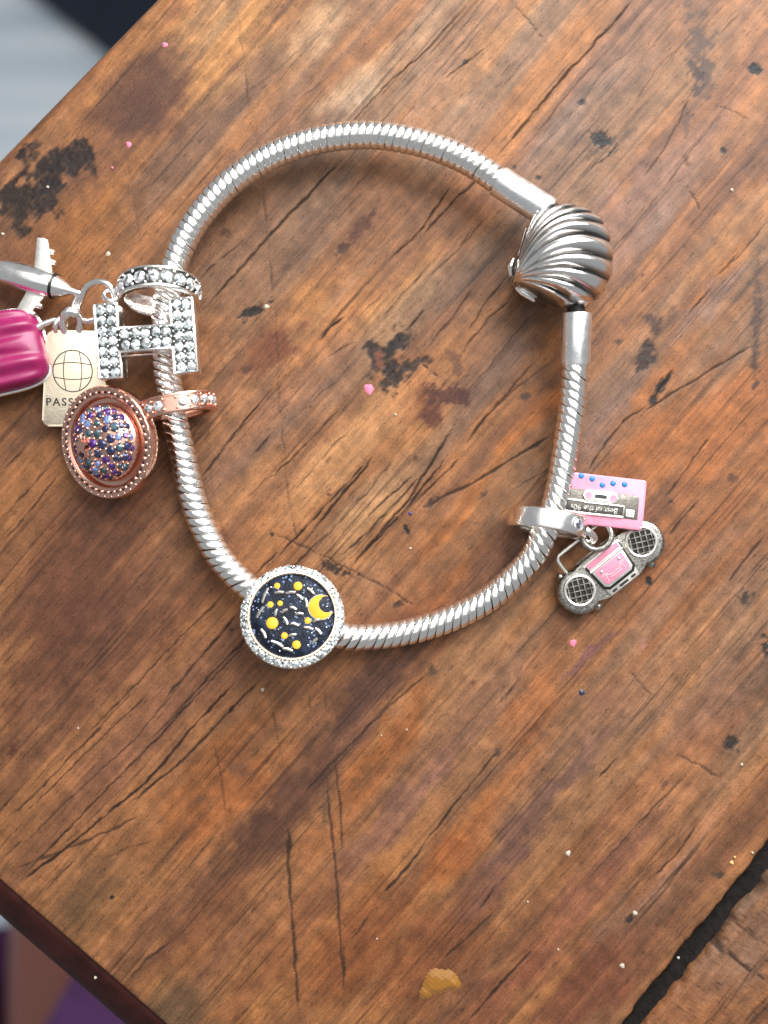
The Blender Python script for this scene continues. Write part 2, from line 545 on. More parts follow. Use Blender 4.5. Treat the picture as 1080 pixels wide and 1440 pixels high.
# stains, knots and worn spots: (u, v, ru, rv, angle, colour, strength, raggedness, edge softness)
STAINS = [
    (205, 140, 70, 46, 45, (92, 58, 46), .55, 1.5, .9), (230, 165, 40, 26, 30, (86, 54, 46), .5, .9, .8),
    (62, 240, 52, 34, 35, (44, 33, 30), .95, 1.6, .35), (110, 228, 32, 26, 60, (40, 31, 30), .9, 1.5, .35),
    (22, 292, 36, 30, 55, (52, 40, 33), .95, 1.4, .4), (45, 205, 16, 7, 20, (60, 42, 36), .8, 1.3, .4), (70, 275, 18, 24, 20, (40, 34, 34), .8, 1.4, .4),
    (240, 20, 26, 10, 40, (150, 100, 70), .5, .9, .8),
    (508, 318, 32, 11, 52, (98, 60, 44), .9, 1.1, .5), (482, 350, 12, 7, 50, (62, 40, 32), .8, 1., .5), (315, 327, 9, 7, 0, (104, 70, 52), .8, .9, .6),
    (402, 376, 9, 6, 40, (96, 68, 54), .8, .9, .6), (356, 437, 24, 8, 32, (40, 34, 31), .95, 1.1, .35),
    (385, 490, 56, 24, 35, (120, 68, 44), .8, 1.1, .7), (345, 520, 10, 8, 0, (88, 54, 40), .7, 1., .6),
    (535, 505, 22, 40, 12, (52, 38, 33), .95, 1.4, .35), (562, 480, 22, 12, 40, (40, 33, 31), .9, 1.4, .4), (534, 506, 8, 15, 8, (150, 92, 66), .9, .8, .5),
    (575, 512, 24, 16, 20, (54, 40, 34), .9, 1.5, .4), (552, 535, 16, 12, 50, (46, 36, 32), .85, 1.4, .4),
    (598, 560, 26, 22, 30, (122, 70, 44), .7, 1.1, .7), (604, 582, 16, 16, 0, (98, 52, 38), .85, 1.2, .5), (632, 554, 30, 15, 10, (92, 52, 40), .9, 1.3, .4),
    (655, 562, 12, 12, 0, (84, 48, 38), .85, 1.2, .45), (642, 515, 10, 22, 20, (110, 74, 56), .7, 1.2, .6),
    (740, 558, 8, 6, 20, (86, 66, 52), .8, .8, .6), (584, 643, 4, 5, 0, (92, 56, 40), .8, .8, .6),
    (571, 744, 4, 9, 25, (28, 24, 24), .95, .7, .35), (608, 705, 14, 6, 35, (58, 44, 36), .75, 1.3, .5), (680, 695, 8, 4, 40, (76, 52, 40), .7, 1.2, .5),
    (475, 800, 22, 7, -20, (50, 38, 33), .85, 1.6, .4), (382, 752, 3, 3, 0, (40, 32, 30), .9, .6, .4), (562, 848, 10, 5, 20, (60, 44, 38), .8, 1.3, .5),
    (326, 886, 4, 3, 0, (50, 28, 26), .9, .6, .4), (463, 695, 4, 2.5, -20, (92, 40, 36), .8, .6, .5),
    (655, 87, 6, 4, 30, (38, 32, 30), .95, .7, .4), (818, 144, 8, 5, 20, (34, 31, 31), .95, .7, .4), (848, 200, 22, 10, -40, (32, 32, 33), .95, 1.5, .35),
    (880, 190, 22, 5, 35, (96, 74, 62), .6, 1.2, .6), (835, 215, 20, 4, 38, (66, 52, 46), .6, 1.2, .6),
    (1062, 97, 11, 8, 0, (24, 23, 25), .98, .6, .25), (1017, 211, 5, 5, 0, (36, 34, 36), .95, .5, .4), (723, 235, 3.5, 3.5, 0, (42, 38, 38), .9, .5, .5),
    (757, 250, 5, 4, 0, (52, 42, 38), .85, .6, .5), (985, 60, 17, 52, 12, (92, 72, 62), .8, 1.8, .6), (975, 100, 10, 26, 10, (62, 50, 46), .7, 1.8, .5),
    (966, 165, 8, 22, 0, (104, 80, 68), .7, 1.5, .6), (965, 225, 4, 10, 20, (110, 70, 50), .7, 1.2, .5),
    (921, 455, 13, 15, 30, (72, 50, 42), .8, 1.2, .6), (908, 500, 12, 20, -25, (58, 44, 38), .9, 1.1, .5), (950, 445, 22, 10, 50, (104, 76, 62), .6, 1.3, .6),
    (885, 385, 12, 20, -20, (120, 86, 70), .6, 1.1, .7), (903, 387, 3, 3, 0, (96, 56, 40), .8, .6, .5),
    (1066, 430, 8, 52, -3, (86, 66, 56), .8, 1.4, .6), (1062, 510, 7, 30, 0, (70, 54, 46), .8, 1.3, .5), (870, 480, 6, 4, 0, (82, 62, 50), .8, .8, .6),
    (932, 540, 20, 6, 55, (48, 40, 36), .92, 1.0, .4), (918, 562, 8, 7, 0, (38, 34, 33), .92, 1.0, .45), (737, 557, 7, 6, 0, (92, 70, 54), .8, .8, .6),
    (1030, 672, 9, 7, 0, (104, 66, 44), .85, .9, .6), (943, 705, 4, 3, 0, (70, 50, 42), .9, .6, .5), (912, 817, 5.5, 7, 0, (34, 33, 33), .97, .4, .3),
    (1048, 840, 9, 11, 0, (60, 54, 48), .85, 1.5, .5), (1076, 908, 8, 15, 0, (52, 46, 42), .9, 1.3, .5),
    (1027, 1043, 9, 10, 0, (52, 48, 42), .9, 1.1, .5), (1038, 1056, 5, 3, -40, (82, 64, 54), .7, 1., .6),
    (885, 1291, 5, 9, -30, (44, 40, 37), .9, .8, .4), (924, 1300, 3, 4, 0, (96, 56, 46), .8, .6, .5), (1012, 1231, 11, 7, 0, (74, 64, 54), .85, 1.2, .5), (986, 1240, 4, 3, 0, (96, 70, 56), .8, .8, .6),
    (608, 943, 9, 8, 40, (92, 74, 58), .85, 1.1, .6), (667, 960, 5, 4, 0, (120, 78, 50), .8, .8, .6), (700, 1058, 9, 5, 45, (96, 72, 62), .85, .9, .6),
    (935, 1102, 7, 4, 45, (110, 78, 62), .8, .9, .6), (510, 1095, 22, 12, 40, (120, 82, 54), .6, 1.2, .7), (340, 1080, 18, 12, -25, (112, 78, 58), .6, 1.2, .7),
    (285, 1122, 10, 6, 20, (112, 80, 62), .6, 1.1, .7), (457, 1140, 6, 34, -4, (104, 80, 64), .6, 1.2, .7), (157, 1262, 3.5, 3.5, 0, (36, 34, 34), .95, .4, .4),
    (18, 1055, 14, 6, 50, (92, 52, 40), .8, 1.1, .6), (250, 1440, 50, 40, 0, (104, 86, 62), .3, 1.2, .8), (110, 1280, 50, 30, 45, (112, 88, 58), .2, 1.2, .8),
    (545, 865, 30, 12, 0, (120, 76, 52), .4, 1.2, .8), (60, 855, 60, 40, 45, (118, 74, 54), .5, 1.1, .9),
    (850, 985, 34, 20, 40, (150, 102, 80), .5, 1.2, .8), (640, 1190, 18, 12, 0, (140, 78, 44), .5, 1.2, .7), (905, 905, 5, 9, -10, (206, 142, 130), .6, 1.4, .5),
    (690, 1250, 60, 14, 50, (128, 86, 78), .5, 1.2, .8), (860, 1290, 50, 18, 50, (150, 112, 92), .5, 1.2, .8),
]
# cracks and scratches: (polyline, half width, strength, depth)
CRACKS = [
    ([(525, 638), (470, 700), (359, 814)], 1.5, .95), ([(646, 587), (576, 700), (479, 814)], 2.0, .95), ([(632, 638), (560, 728), (498, 791)], 2.0, .95),
    ([(752, 509), (678, 592), (650, 629)], 2.2, .85), ([(780, 608), (720, 645), (673, 675), (620, 700), (604, 712)], 2.2, .75), ([(493, 560), (430, 625), (363, 689)], 1.2, .8),
    ([(382, 546), (330, 610), (270, 690)], 1.6, .85), ([(525, 643), (490, 685), (437, 749)], 2.2, .95), ([(585, 665), (545, 700), (512, 730)], 1.4, .8),
    ([(484, 444), (468, 458), (449, 478)], 1.8, .9), ([(597, 434), (585, 450), (566, 468)], 1.8, .85), ([(515, 585), (470, 625), (405, 700)], 1.0, .6),
    ([(450, 590), (400, 645), (330, 720)], 1.0, .6), ([(390, 600), (350, 645)], 1.6, .7), ([(600, 660), (520, 745), (470, 790)], 1.4, .85), ([(650, 640), (610, 680), (575, 715)], 1.6, .85),
    ([(560, 640), (500, 710), (440, 775)], 1.1, .75), ([(470, 740), (420, 790), (385, 825)], 1.4, .8), ([(780, 655), (745, 675), (715, 690)], 1.3, .55), ([(690, 740), (640, 730)], 0.8, .4),
    ([(375, 745), (430, 770), (480, 795), (530, 820), (600, 860)], 1.3, .55), ([(560, 700), (480, 790)], 1.0, .6),
    ([(592, 503), (600, 520), (625, 533)], 1.0, .85), ([(645, 500), (690, 445), (720, 420)], 1.6, .55), ([(458, 505), (480, 490), (500, 480)], 1.0, .7), ([(500, 520), (455, 550), (400, 600)], 0.9, .5),
    ([(670, 400), (640, 440), (600, 490)], 1.5, .6), ([(720, 380), (680, 430), (655, 470)], 1.4, .6), ([(760, 430), (715, 480), (670, 540)], 1.3, .55),
    ([(490, 215), (375, 335), (285, 437)], 2.0, .8), ([(345, 335), (300, 372), (275, 398)], 1.4, .6), ([(368, 240), (375, 330), (387, 430), (392, 560), (405, 700), (422, 780)], 1.1, .45),
    ([(345, 90), (350, 170)], 1.0, .4), ([(330, 0), (346, 100), (352, 170)], 1.0, .45), ([(175, 200), (190, 290), (200, 360)], 1.0, .35), ([(640, 250), (595, 320), (545, 368)], 2.0, .85), ([(690, 235), (640, 280), (590, 335)], 1.7, .75),
    ([(665, 320), (640, 355)], 1.8, .75), ([(610, 365), (570, 410), (530, 455)], 1.3, .65), ([(570, 380), (480, 470)], 0.9, .45), ([(690, 300), (645, 350), (590, 400)], 1.1, .5),
    ([(300, 560), (290, 620), (300, 690), (315, 760), (330, 790)], 0.8, .35), ([(295, 455), (296, 540)], 0.8, .35),
    ([(200, 960), (60, 1105), (0, 1162)], 1.5, .75), ([(225, 960), (130, 1050), (25, 1155)], 1.2, .7), ([(255, 960), (190, 1040), (90, 1130), (20, 1200)], 1.2, .7), ([(290, 963), (225, 1035), (120, 1140), (30, 1235)], 1.6, .8),
    ([(332, 958), (268, 1025), (245, 1055), (205, 1100), (90, 1195), (30, 1240)], 1.9, .95), ([(365, 955), (330, 993), (262, 1065), (170, 1140)], 1.7, .85), ([(332, 990), (318, 1006)], 3.6, .98),
    ([(240, 1040), (150, 1130), (60, 1215)], 1.0, .55), ([(175, 1035), (100, 1110)], 0.9, .5), ([(35, 1175), (3, 1210)], 1.5, .7), ([(120, 1190), (55, 1263)], 1.4, .65),
    ([(200, 1145), (160, 1165), (105, 1190), (20, 1222)], 2.2, .6), ([(222, 1180), (180, 1192), (140, 1210)], 1.4, .35),
    ([(405, 1160), (405, 1210), (412, 1310), (420, 1440)], 2.2, .75), ([(406, 1165), (405, 1210)], 4.2, .7), ([(458, 1090), (470, 1200), (480, 1340), (484, 1400)], 2.0, .7), ([(470, 1070), (478, 1130), (482, 1200)], 1.8, .75), ([(484, 1330), (483, 1395)], 2.6, .6),
    ([(375, 965), (385, 1010), (395, 1065)], 1.4, .5), ([(298, 1035), (310, 1090), (320, 1160)], 1.3, .4), ([(430, 960), (440, 1010)], 1.0, .4), ([(455, 960), (460, 1015)], 1.0, .35), ([(340, 800), (350, 900), (372, 965)], 1.0, .35),
    ([(245, 1320), (205, 1350), (180, 1380)], 2.4, .65), ([(135, 1275), (105, 1315)], 1.5, .4), ([(415, 1365), (355, 1430)], 1.2, .5), ([(540, 1258), (485, 1335)], 1.5, .6),
    ([(330, 820), (250, 900), (165, 990), (120, 1035)], 1.6, .7), ([(345, 850), (290, 915), (225, 990)], 1.7, .8), ([(400, 765), (355, 812)], 1.9, .9), ([(92, 655), (45, 715), (0, 768)], 1.6, .65),
    ([(85, 635), (40, 690), (0, 732)], 1.3, .6), ([(240, 720), (180, 790), (130, 860)], 1.0, .4), ([(255, 745), (180, 830), (120, 900)], 1.0, .4), ([(35, 630), (0, 665)], 1.8, .6), ([(285, 760), (190, 870), (60, 1010), (0, 1060)], 1.0, .35),
    ([(380, 865), (300, 945), (240, 1010)], 1.5, .75), ([(360, 890), (280, 975), (200, 1050)], 1.2, .6), ([(260, 840), (200, 910), (150, 960)], 0.9, .4), ([(310, 770), (215, 880), (100, 1000)], 0.8, .35),
    ([(705, 1052), (640, 1130), (560, 1235), (540, 1257)], 2.0, .85), ([(730, 955), (708, 985)], 1.4, .65), ([(607, 942), (550, 990), (470, 1070), (420, 1125)], 1.6, .6), ([(645, 930), (620, 955)], 1.4, .6), ([(565, 1005), (520, 1020)], 1.0, .4),
    ([(705, 1235), (668, 1288)], 1.8, .75), ([(700, 1278), (655, 1320), (620, 1352)], 1.8, .6), ([(752, 1333), (700, 1388), (655, 1440)], 2.0, .75), ([(870, 1060), (836, 1100)], 1.7, .8), ([(836, 1100), (760, 1185), (700, 1250)], 1.0, .45),
    ([(968, 1088), (915, 1140), (870, 1190), (820, 1245)], 1.3, .6), ([(985, 1152), (948, 1205), (915, 1238)], 1.7, .8), ([(990, 1182), (935, 1248)], 1.7, .75), ([(1060, 1110), (1010, 1175), (960, 1235)], 1.0, .45), ([(950, 1060), (985, 1078), (1015, 1096)], 1.5, .5),
    ([(880, 940), (905, 965), (918, 980)], 1.4, .45), ([(820, 1080), (780, 1130)], 1.0, .45), ([(770, 1000), (700, 1080)], 1.0, .35),
    ([(1065, 482), (1000, 520), (935, 560), (905, 580)], 1.9, .7), ([(945, 520), (915, 565)], 3.6, .85), ([(915, 568), (880, 590), (850, 625), (825, 665)], 2.0, .75), ([(1005, 605), (965, 660), (930, 708)], 1.7, .6), ([(980, 705), (955, 735), (933, 762)], 1.9, .7),
    ([(1078, 750), (1045, 790), (1022, 820)], 2.0, .7), ([(790, 500), (720, 550), (680, 592)], 1.3, .5), ([(1010, 825), (1055, 850)], 0.9, .4), ([(835, 520), (815, 560)], 1.0, .3),
    ([(662, 0), (600, 70), (540, 122), (470, 200)], 1.9, .7), ([(892, 0), (850, 45), (780, 122), (700, 218)], 2.0, .85), ([(850, 75), (800, 130), (730, 220)], 1.2, .5), ([(718, 0), (745, 30), (772, 64)], 1.4, .5), ([(690, 62), (655, 87), (620, 115)], 1.2, .6),
    ([(600, 10), (540, 70)], 1.0, .4), ([(960, 60), (920, 100), (890, 150)], 1.2, .5), ([(1080, 310), (1040, 360), (1000, 395)], 1.6, .55), ([(1010, 395), (960, 450)], 1.2, .6), ([(1000, 145), (1040, 160), (1055, 170)], 1.2, .4), ([(970, 130), (955, 170), (930, 215), (900, 255)], 1.4, .5),
    ([(965, 262), (978, 280), (985, 296)], 1.8, .5), ([(1020, 150), (960, 230), (890, 320), (830, 380)], 1.2, .45), ([(870, 210), (820, 245)], 1.5, .5), ([(470, 100), (410, 150), (330, 230), (270, 300)], 1.0, .3), ([(490, 0), (400, 90), (320, 150)], 1.0, .3),
    ([(900, 60), (850, 100), (800, 165), (730, 240)], 0.9, .4), ([(1060, 0), (1000, 60)], 1.0, .35), ([(540, 150), (640, 50), (680, 0)], 0.9, .35), ([(1080, 205), (1020, 260), (960, 330)], 0.9, .35),
]

def cell_field(U, V):
    """tone (linear rgb) and crack depth at table positions U, V"""
    n = len(U)
    ga = R(49.0)
    s = U * math.cos(ga) - V * math.sin(ga)          # along the grain
    t = U * math.sin(ga) + V * math.cos(ga)          # across the grain
    wob = (fbm(s / 260, t / 120, 3, 3) - 0.5) * 40
    tt = t + wob
    base = np.empty((n, 3))
    c0 = np.array((168, 114, 72.)); c1 = np.array((140, 94, 66.)); c2 = np.array((182, 122, 70.))
    f1 = fbm(s / 420, tt / 26, 11, 4); f2 = fbm(s / 300, tt / 60, 23, 3)
    base[:] = c0
    a = sstep(.42, .68, f1)[:, None]; base = base * (1 - a * .7) + c1 * a * .7
    a = sstep(.50, .75, f2)[:, None]; base = base * (1 - a * .6) + c2 * a * .6
    wu = U + (fbm(U / 40, V / 40, 5, 3) - .5) * 46
    wv = V + (fbm(U / 40, V / 40, 6, 3) - .5) * 46
    ws = wu * math.cos(ga) - wv * math.sin(ga); wt = wu * math.sin(ga) + wv * math.cos(ga)
    for (cu, cv, ls, lt, colr, wgt) in TONES:
        cs = cu * math.cos(ga) - cv * math.sin(ga); ct = cu * math.sin(ga) + cv * math.cos(ga)
        idx = np.nonzero((np.abs(ws - cs) < ls * 1.6) & (np.abs(wt - ct) < lt * 1.6))[0]
        if len(idx) == 0:
            continue
        d = np.sqrt(((ws[idx] - cs) / ls) ** 2 + ((wt[idx] - ct) / lt) ** 2)
        d = d + (fbm(s[idx] / 60, tt[idx] / 9, 31, 3) - .5) * .7
        a = (wgt * (1 - sstep(.35, 1.25, d)))[:, None]
        base[idx] = base[idx] * (1 - a) + np.array(colr, float) * a
    streak = fbm(s / 240, t / 5.0, 41, 4)
    base *= (1 + (streak - .5) * .22)[:, None]
    dens = sstep(.45, .75, fbm(s / 300, tt / 40, 43, 3))
    line = sstep(.60, .74, fbm(s / 190, t / 3.4, 47, 3))
    base *= (1 - line * (.05 + .20 * dens))[:, None]
    blot = fbm(U / 18, V / 18, 51, 4)
    base *= (1 + (blot - .5) * .30)[:, None]
    lum = base.mean(1, keepdims=True)
    l0 = lum.mean()
    base = base * (1 + (lum - l0) / l0 * .5)
    lum = base.mean(1, keepdims=True)
    gy = sstep(.40, .70, fbm(s / 380, tt / 55, 71, 3)) * sstep(-200, 900, U - V * .8 + 500)
    base = lum + (base - lum) * (1.0 - .30 * gy)[:, None]
    depth = np.zeros(n); crack = np.zeros(n)
    for k, (cu, cv, ru, rv, ang, colr, st, rag, soft) in enumerate(STAINS):
        rr = max(ru, rv) * 1.9
        idx = np.nonzero((np.abs(U - cu) < rr) & (np.abs(V - cv) < rr))[0]
        if len(idx) == 0:
            continue
        du = U[idx] - cu; dv = -(V[idx] - cv)
        ca, sa = math.cos(R(ang)), math.sin(R(ang))
        x = (du * ca + dv * sa) / ru; y = (-du * sa + dv * ca) / rv
        q = max(4.0, min(ru, rv) * .9)
        nz = (fbm(U[idx] / q, V[idx] / q, 60 + k, 4) - .5) * rag * 1.5 + (fbm(s[idx] / (q * 3), t[idx] / (q * .3), 160 + k, 3) - .5) * rag * .8
        d = np.sqrt(x * x + y * y) + nz
        a = st * (1 - sstep(1 - soft, 1 + soft * .35, d))
        a *= np.clip(.55 + .9 * fbm(U[idx] / 5, V[idx] / 5, 260 + k, 3), 0, 1)
        base[idx] = base[idx] * (1 - a[:, None]) + np.array(colr, float) * a[:, None]
        if sum(colr) < 150:
            depth[idx] = np.maximum(depth[idx], a * .10 * fbm(U[idx] / 4, V[idx] / 4, 77, 2))
    cu_ = U + (fbm(U / 14, V / 14, 91, 3) - .5) * 4.5
    cv_ = V + (fbm(U / 14, V / 14, 92, 3) - .5) * 4.5
    def stroke(poly, hw, st, dep, key):
        for i in range(len(poly) - 1):
            (ax, ay), (bx, by) = poly[i], poly[i + 1]
            p = hw * 3 + 6
            idx = np.nonzero((U > min(ax, bx) - p) & (U < max(ax, bx) + p) & (V > min(ay, by) - p) & (V < max(ay, by) + p))[0]
            if len(idx) == 0:
                continue
            x = cu_[idx] - ax; y = cv_[idx] - ay
            dx, dy = bx - ax, by - ay
            L = math.hypot(dx, dy)
            q = np.clip((x * dx + y * dy) / (L * L), 0, 1)
            d = np.hypot(x - q * dx, y - q * dy)
            tp = np.ones(len(idx))
            if i == 0:
                tp = np.minimum(tp, .25 + .75 * sstep(0, .45, q))
            if i == len(poly) - 2:
                tp = np.minimum(tp, .2 + .8 * sstep(0, .45, 1 - q))
            vr = .45 + 1.0 * vnoise(q * L / 17 + key * 3.1, np.full(len(idx), key * 1.7), 7)
            w = hw * .82 * tp * vr
            a = st * np.clip(1.45 - d / np.maximum(w, .35), 0, 1) * np.clip(w / 1.0, 0.25, 1)
            crack[idx] = np.maximum(crack[idx], np.clip(a, 0, 1))
            depth[idx] = np.maximum(depth[idx], np.clip(a, 0, 1) * dep)
    for k, (poly, hw, st) in enumerate(CRACKS):
        stroke(poly, hw, st, .05 + .09 * st, k)
    rng = random.Random(5)                              # fine checks along the grain
    for k in range(900):
        u0 = rng.uniform(-60, 1140); v0 = rng.uniform(-60, 1500)
        ln = rng.choice((14, 22, 34, 50, 80, 130)); an = ga + rng.gauss(0, .05)
        stroke([(u0, v0), (u0 + ln * math.cos(an), v0 - ln * math.sin(an))], rng.uniform(.5, .95), rng.uniform(.2, .55), .03, 200 + k)
    jx, jy = 1080.0, 1190.0                            # grime along the joint between the boards
    jd = -((U - jx) * 250 + (V - jy) * 200) / math.hypot(250, 200)
    jd = np.where(jd < -12, -jd - 24, jd)
    jn = fbm(U / 9, V / 9, 501, 4) * 1.3 + fbm(U / 60, V / 60, 503, 2) * .7
    ja = 1 - sstep(-2, 17, jd - (jn - 1.0) * 24 + 14)
    base = base * (1 - ja[:, None] * .9) + np.array((30, 25, 23.)) * ja[:, None] * .9
    dark = np.array((30, 22, 19.))
    a = np.clip(crack, 0, 1)[:, None] * .9
    base = base * (1 - a) + dark * a
    return lin(np.clip(base, 8, 235)) * np.array((.51, .485, .485)), crack, depth

def plank_mesh(name, corners, ns, nt_, zfun, skirt, block=8):
    """board top as a fine sheet inside the view and a coarse one beyond; sides go down"""
    A, B, C, D = [np.array(c, float) for c in corners]        # A-D along the grain, A-B across
    ns = ns // block * block; nt_ = nt_ // block * block
    i = np.arange(ns + 1) / ns; j = np.arange(nt_ + 1) / nt_
    I, J = np.meshgrid(i, j, indexing='ij')
    P = ((1 - I)[..., None] * ((1 - J)[..., None] * A + J[..., None] * B) + I[..., None] * ((1 - J)[..., None] * D + J[..., None] * C))
    U = P[..., 0]; V = P[..., 1]
    inside = (U > -60) & (U < 1140) & (V > -60) & (V < 1500)
    bi, bj = ns // block, nt_ // block
    blk = np.zeros((bi, bj), bool)
    for a in (0, block // 2, block):
        for b_ in (0, block // 2, block):
            blk |= inside[a:ns + 1 - (block - a):block, b_:nt_ + 1 - (block - b_):block][:bi, :bj]
    vid = np.arange((ns + 1) * (nt_ + 1)).reshape(ns + 1, nt_ + 1)
    fine = np.kron(blk, np.ones((block, block), bool))
    q = np.stack([vid[:-1, :-1], vid[:-1, 1:], vid[1:, 1:], vid[1:, :-1]], -1)
    faces = q[fine]
    cid = vid[::block, ::block]
    cq = np.stack([cid[:-1, :-1], cid[:-1, 1:], cid[1:, 1:], cid[1:, :-1]], -1)[~blk]
    faces = np.concatenate([faces, cq])
    used = np.unique(faces)
    remap = np.full(vid.size, -1); remap[used] = np.arange(len(used))
    faces = remap[faces]
    uu = U.ravel()[used]; vv = V.ravel()[used]; ii = I.ravel()[used]; jj = J.ravel()[used]
    tone, crack, depth = cell_field(uu, vv)
    z = zfun(ii, jj, uu, vv) - depth
    z += (fbm(uu / 60, vv / 60, 301, 3) - .5) * .10 * np.minimum(1, np.minimum(jj, 1 - jj) * 40)
    co = np.stack([(uu - 540) / 12, (720 - vv) / 12, z], -1)
    nv = len(co)
    # sides
    extra = []; ef = []
    def side(ids):
        base = nv + len(extra)
        pts = co[ids]
        for p in pts:
            extra.append((p[0], p[1], skirt))
        for k in range(len(ids) - 1):
            ef.append((ids[k], ids[k + 1], base + k + 1, base + k))
    for edge in (vid[:, 0], vid[:, -1][::-1], vid[0, ::-1], vid[-1, :]):
        ids = remap[edge]; ids = ids[ids >= 0]
        side(list(ids))
    co2 = np.concatenate([co, np.array(extra)])
    tone2 = np.concatenate([tone, np.tile(lin((120, 72, 48)), (len(extra), 1))])
    crack2 = np.concatenate([crack, np.zeros(len(extra))])
    faces = np.concatenate([faces, np.array(ef)])
    me = bpy.data.meshes.new(name)
    me.vertices.add(len(co2)); me.vertices.foreach_set('co', (co2 * S).astype(np.float32).ravel())
    me.loops.add(faces.size); me.loops.foreach_set('vertex_index', faces.astype(np.int32).ravel())
    me.polygons.add(len(faces)); me.polygons.foreach_set('loop_start', np.arange(0, faces.size, 4, dtype=np.int32))
    me.update(calc_edges=True)
    me.polygons.foreach_set('use_smooth', np.ones(len(faces), bool))
    ga = R(49.0)
    a = me.attributes.new('tone', 'FLOAT_COLOR', 'POINT')
    a.data.foreach_set('color', np.concatenate([tone2, np.ones((len(co2), 1))], 1).astype(np.float32).ravel())
    a = me.attributes.new('crack', 'FLOAT', 'POINT'); a.data.foreach_set('value', crack2.astype(np.float32))
    uall = co2[:, 0]; vall = co2[:, 1]
    g = np.stack([uall * math.cos(ga) + vall * math.sin(ga), -uall * math.sin(ga) + vall * math.cos(ga), co2[:, 2]], -1)
    if name != 'plank':
        g = np.stack([uall * math.cos(R(-33)) + vall * math.sin(R(-33)), -uall * math.sin(R(-33)) + vall * math.cos(R(-33)), co2[:, 2]], -1)
    a = me.attributes.new('grain', 'FLOAT_VECTOR', 'POINT'); a.data.foreach_set('vector', g.astype(np.float32).ravel())
    return me

table = thing('wooden_table', 'worn brown varnished wooden table top with cracks and dark stains under the bracelet', 'table')

cA, cB, cC, cD = (-544, 767), (613, 1773), (2080, -60), (1025, -840)
def z_main(i, j, u, v):
    r = 2.6
    d1 = j * 128.0                                    # distance from the rounded long edge
    z = np.where(d1 < r, -(r - np.sqrt(np.maximum(r * r - (r - d1) ** 2, 0))), 0)
    r2 = .9
    d2 = (1 - j) * 128.0 + (fbm(u / 30, v / 30, 401, 3) - .5) * .9
    z = z + np.where(d2 < r2, -(r2 - np.sqrt(np.maximum(r2 * r2 - (r2 - np.maximum(d2, 0)) ** 2, 0))) * 1.6, 0)
    r3 = .5
    d3 = i * 187.0
    z = z + np.where(d3 < r3, -(r3 - np.sqrt(np.maximum(r3 * r3 - (r3 - d3) ** 2, 0))), 0)
    return z
link('plank', plank_mesh('plank', (cA, cB, cC, cD), 935, 1000, z_main, -22), M['wood'], table)

# the cross board beyond the dark joint; its own grain runs across
_tones, _cracks, _stains = TONES, CRACKS, STAINS
off = np.array((19, 15))
eA = np.array(cB) + off; eD = np.array(cC) + off
TONES = [(1050, 1330, 120, 60, (156, 116, 90), .8), (960, 1420, 90, 60, (166, 108, 70), .7), (1060, 1230, 50, 40, (140, 112, 84), .8)]
STAINS = [(1046, 1246, 7, 6, 0, (60, 50, 44), .8, 1.3, .5), (1058, 1290, 30, 16, -30, (112, 84, 66), .5, 1.3, .7)]
CRACKS = [([(985, 1312), (1020, 1340), (1082, 1384)], 2.6, .85), ([(993, 1312), (1040, 1350)], 1.5, .6), ([(1015, 1275), (1040, 1300), (1085, 1335)], 2.2, .7),
          ([(1040, 1250), (1085, 1310)], 1.5, .45), ([(1060, 1215), (1085, 1240)], 2.0, .5), ([(1010, 1300), (1030, 1330)], 1.2, .45), ([(1000, 1275), (1022, 1285)], 1.6, .5)]
def z_cross(i, j, u, v):
    r2 = 1.1
    d2 = j * 60.0 + (fbm(u / 26, v / 26, 411, 3) - .5) * 1.2
    return np.where(d2 < r2, -(r2 - np.sqrt(np.maximum(r2 * r2 - (r2 - np.maximum(d2, 0)) ** 2, 0))) * 1.5, 0) - .1
link('plank', plank_mesh('cross_plank', (eA, eA + (560, 455), eD + (560, 455), eD), 640, 320, z_cross, -22), M['wood'], table)
TONES, CRACKS, STAINS = _tones, _cracks, _stains

def grime():
    m, nt, b = new_mat('black_joint_grime')
    tc = node(nt, 'ShaderNodeTexCoord')
    nz = node(nt, 'ShaderNodeTexNoise')
    nz.inputs['Scale'].default_value = 900
    nz.inputs['Detail'].default_value = 5
    nt.links.new(tc.outputs['Object'], nz.inputs['Vector'])
    cr = node(nt, 'ShaderNodeValToRGB')
    cr.color_ramp.elements[0].color = (0.003, 0.003, 0.003, 1)
    cr.color_ramp.elements[1].color = (0.022, 0.017, 0.015, 1)
    nt.links.new(nz.outputs['Fac'], cr.inputs['Fac'])
    nt.links.new(cr.outputs['Color'], b.inputs['Base Color'])
    b.inputs['Roughness'].default_value = 0.8
    b.inputs['Specular IOR Level'].default_value = 0.08
    bp = node(nt, 'ShaderNodeBump'); bp.inputs['Distance'].default_value = 0.0004
    nt.links.new(nz.outputs['Fac'], bp.inputs['Height']); nt.links.new(bp.outputs['Normal'], b.inputs['Normal'])
    return m
M['grime'] = grime()
bm = bmesh.new()
pB = np.array(cB, float); pC = np.array(cC, float)
rows = []
for k in range(241):
    f = k / 240
    p = pB * (1 - f) + pC * f
    row = []
    for q in range(-1, 8):
        w = p + off * (q / 6.0)
        zz = -1.1 - .5 * math.sin(math.pi * min(max(q / 6, 0), 1)) + random.uniform(-.14, .14)
        row.append(bm.verts.new(((w[0] - 540) / 12, (720 - w[1]) / 12, zz)))
    rows.append(row)
for a, b_ in zip(rows[:-1], rows[1:]):
    for q in range(8):
        bm.faces.new((a[q], a[q + 1], b_[q + 1], b_[q]))
part('joint_filler', bm, M['grime'], table, angle=None)

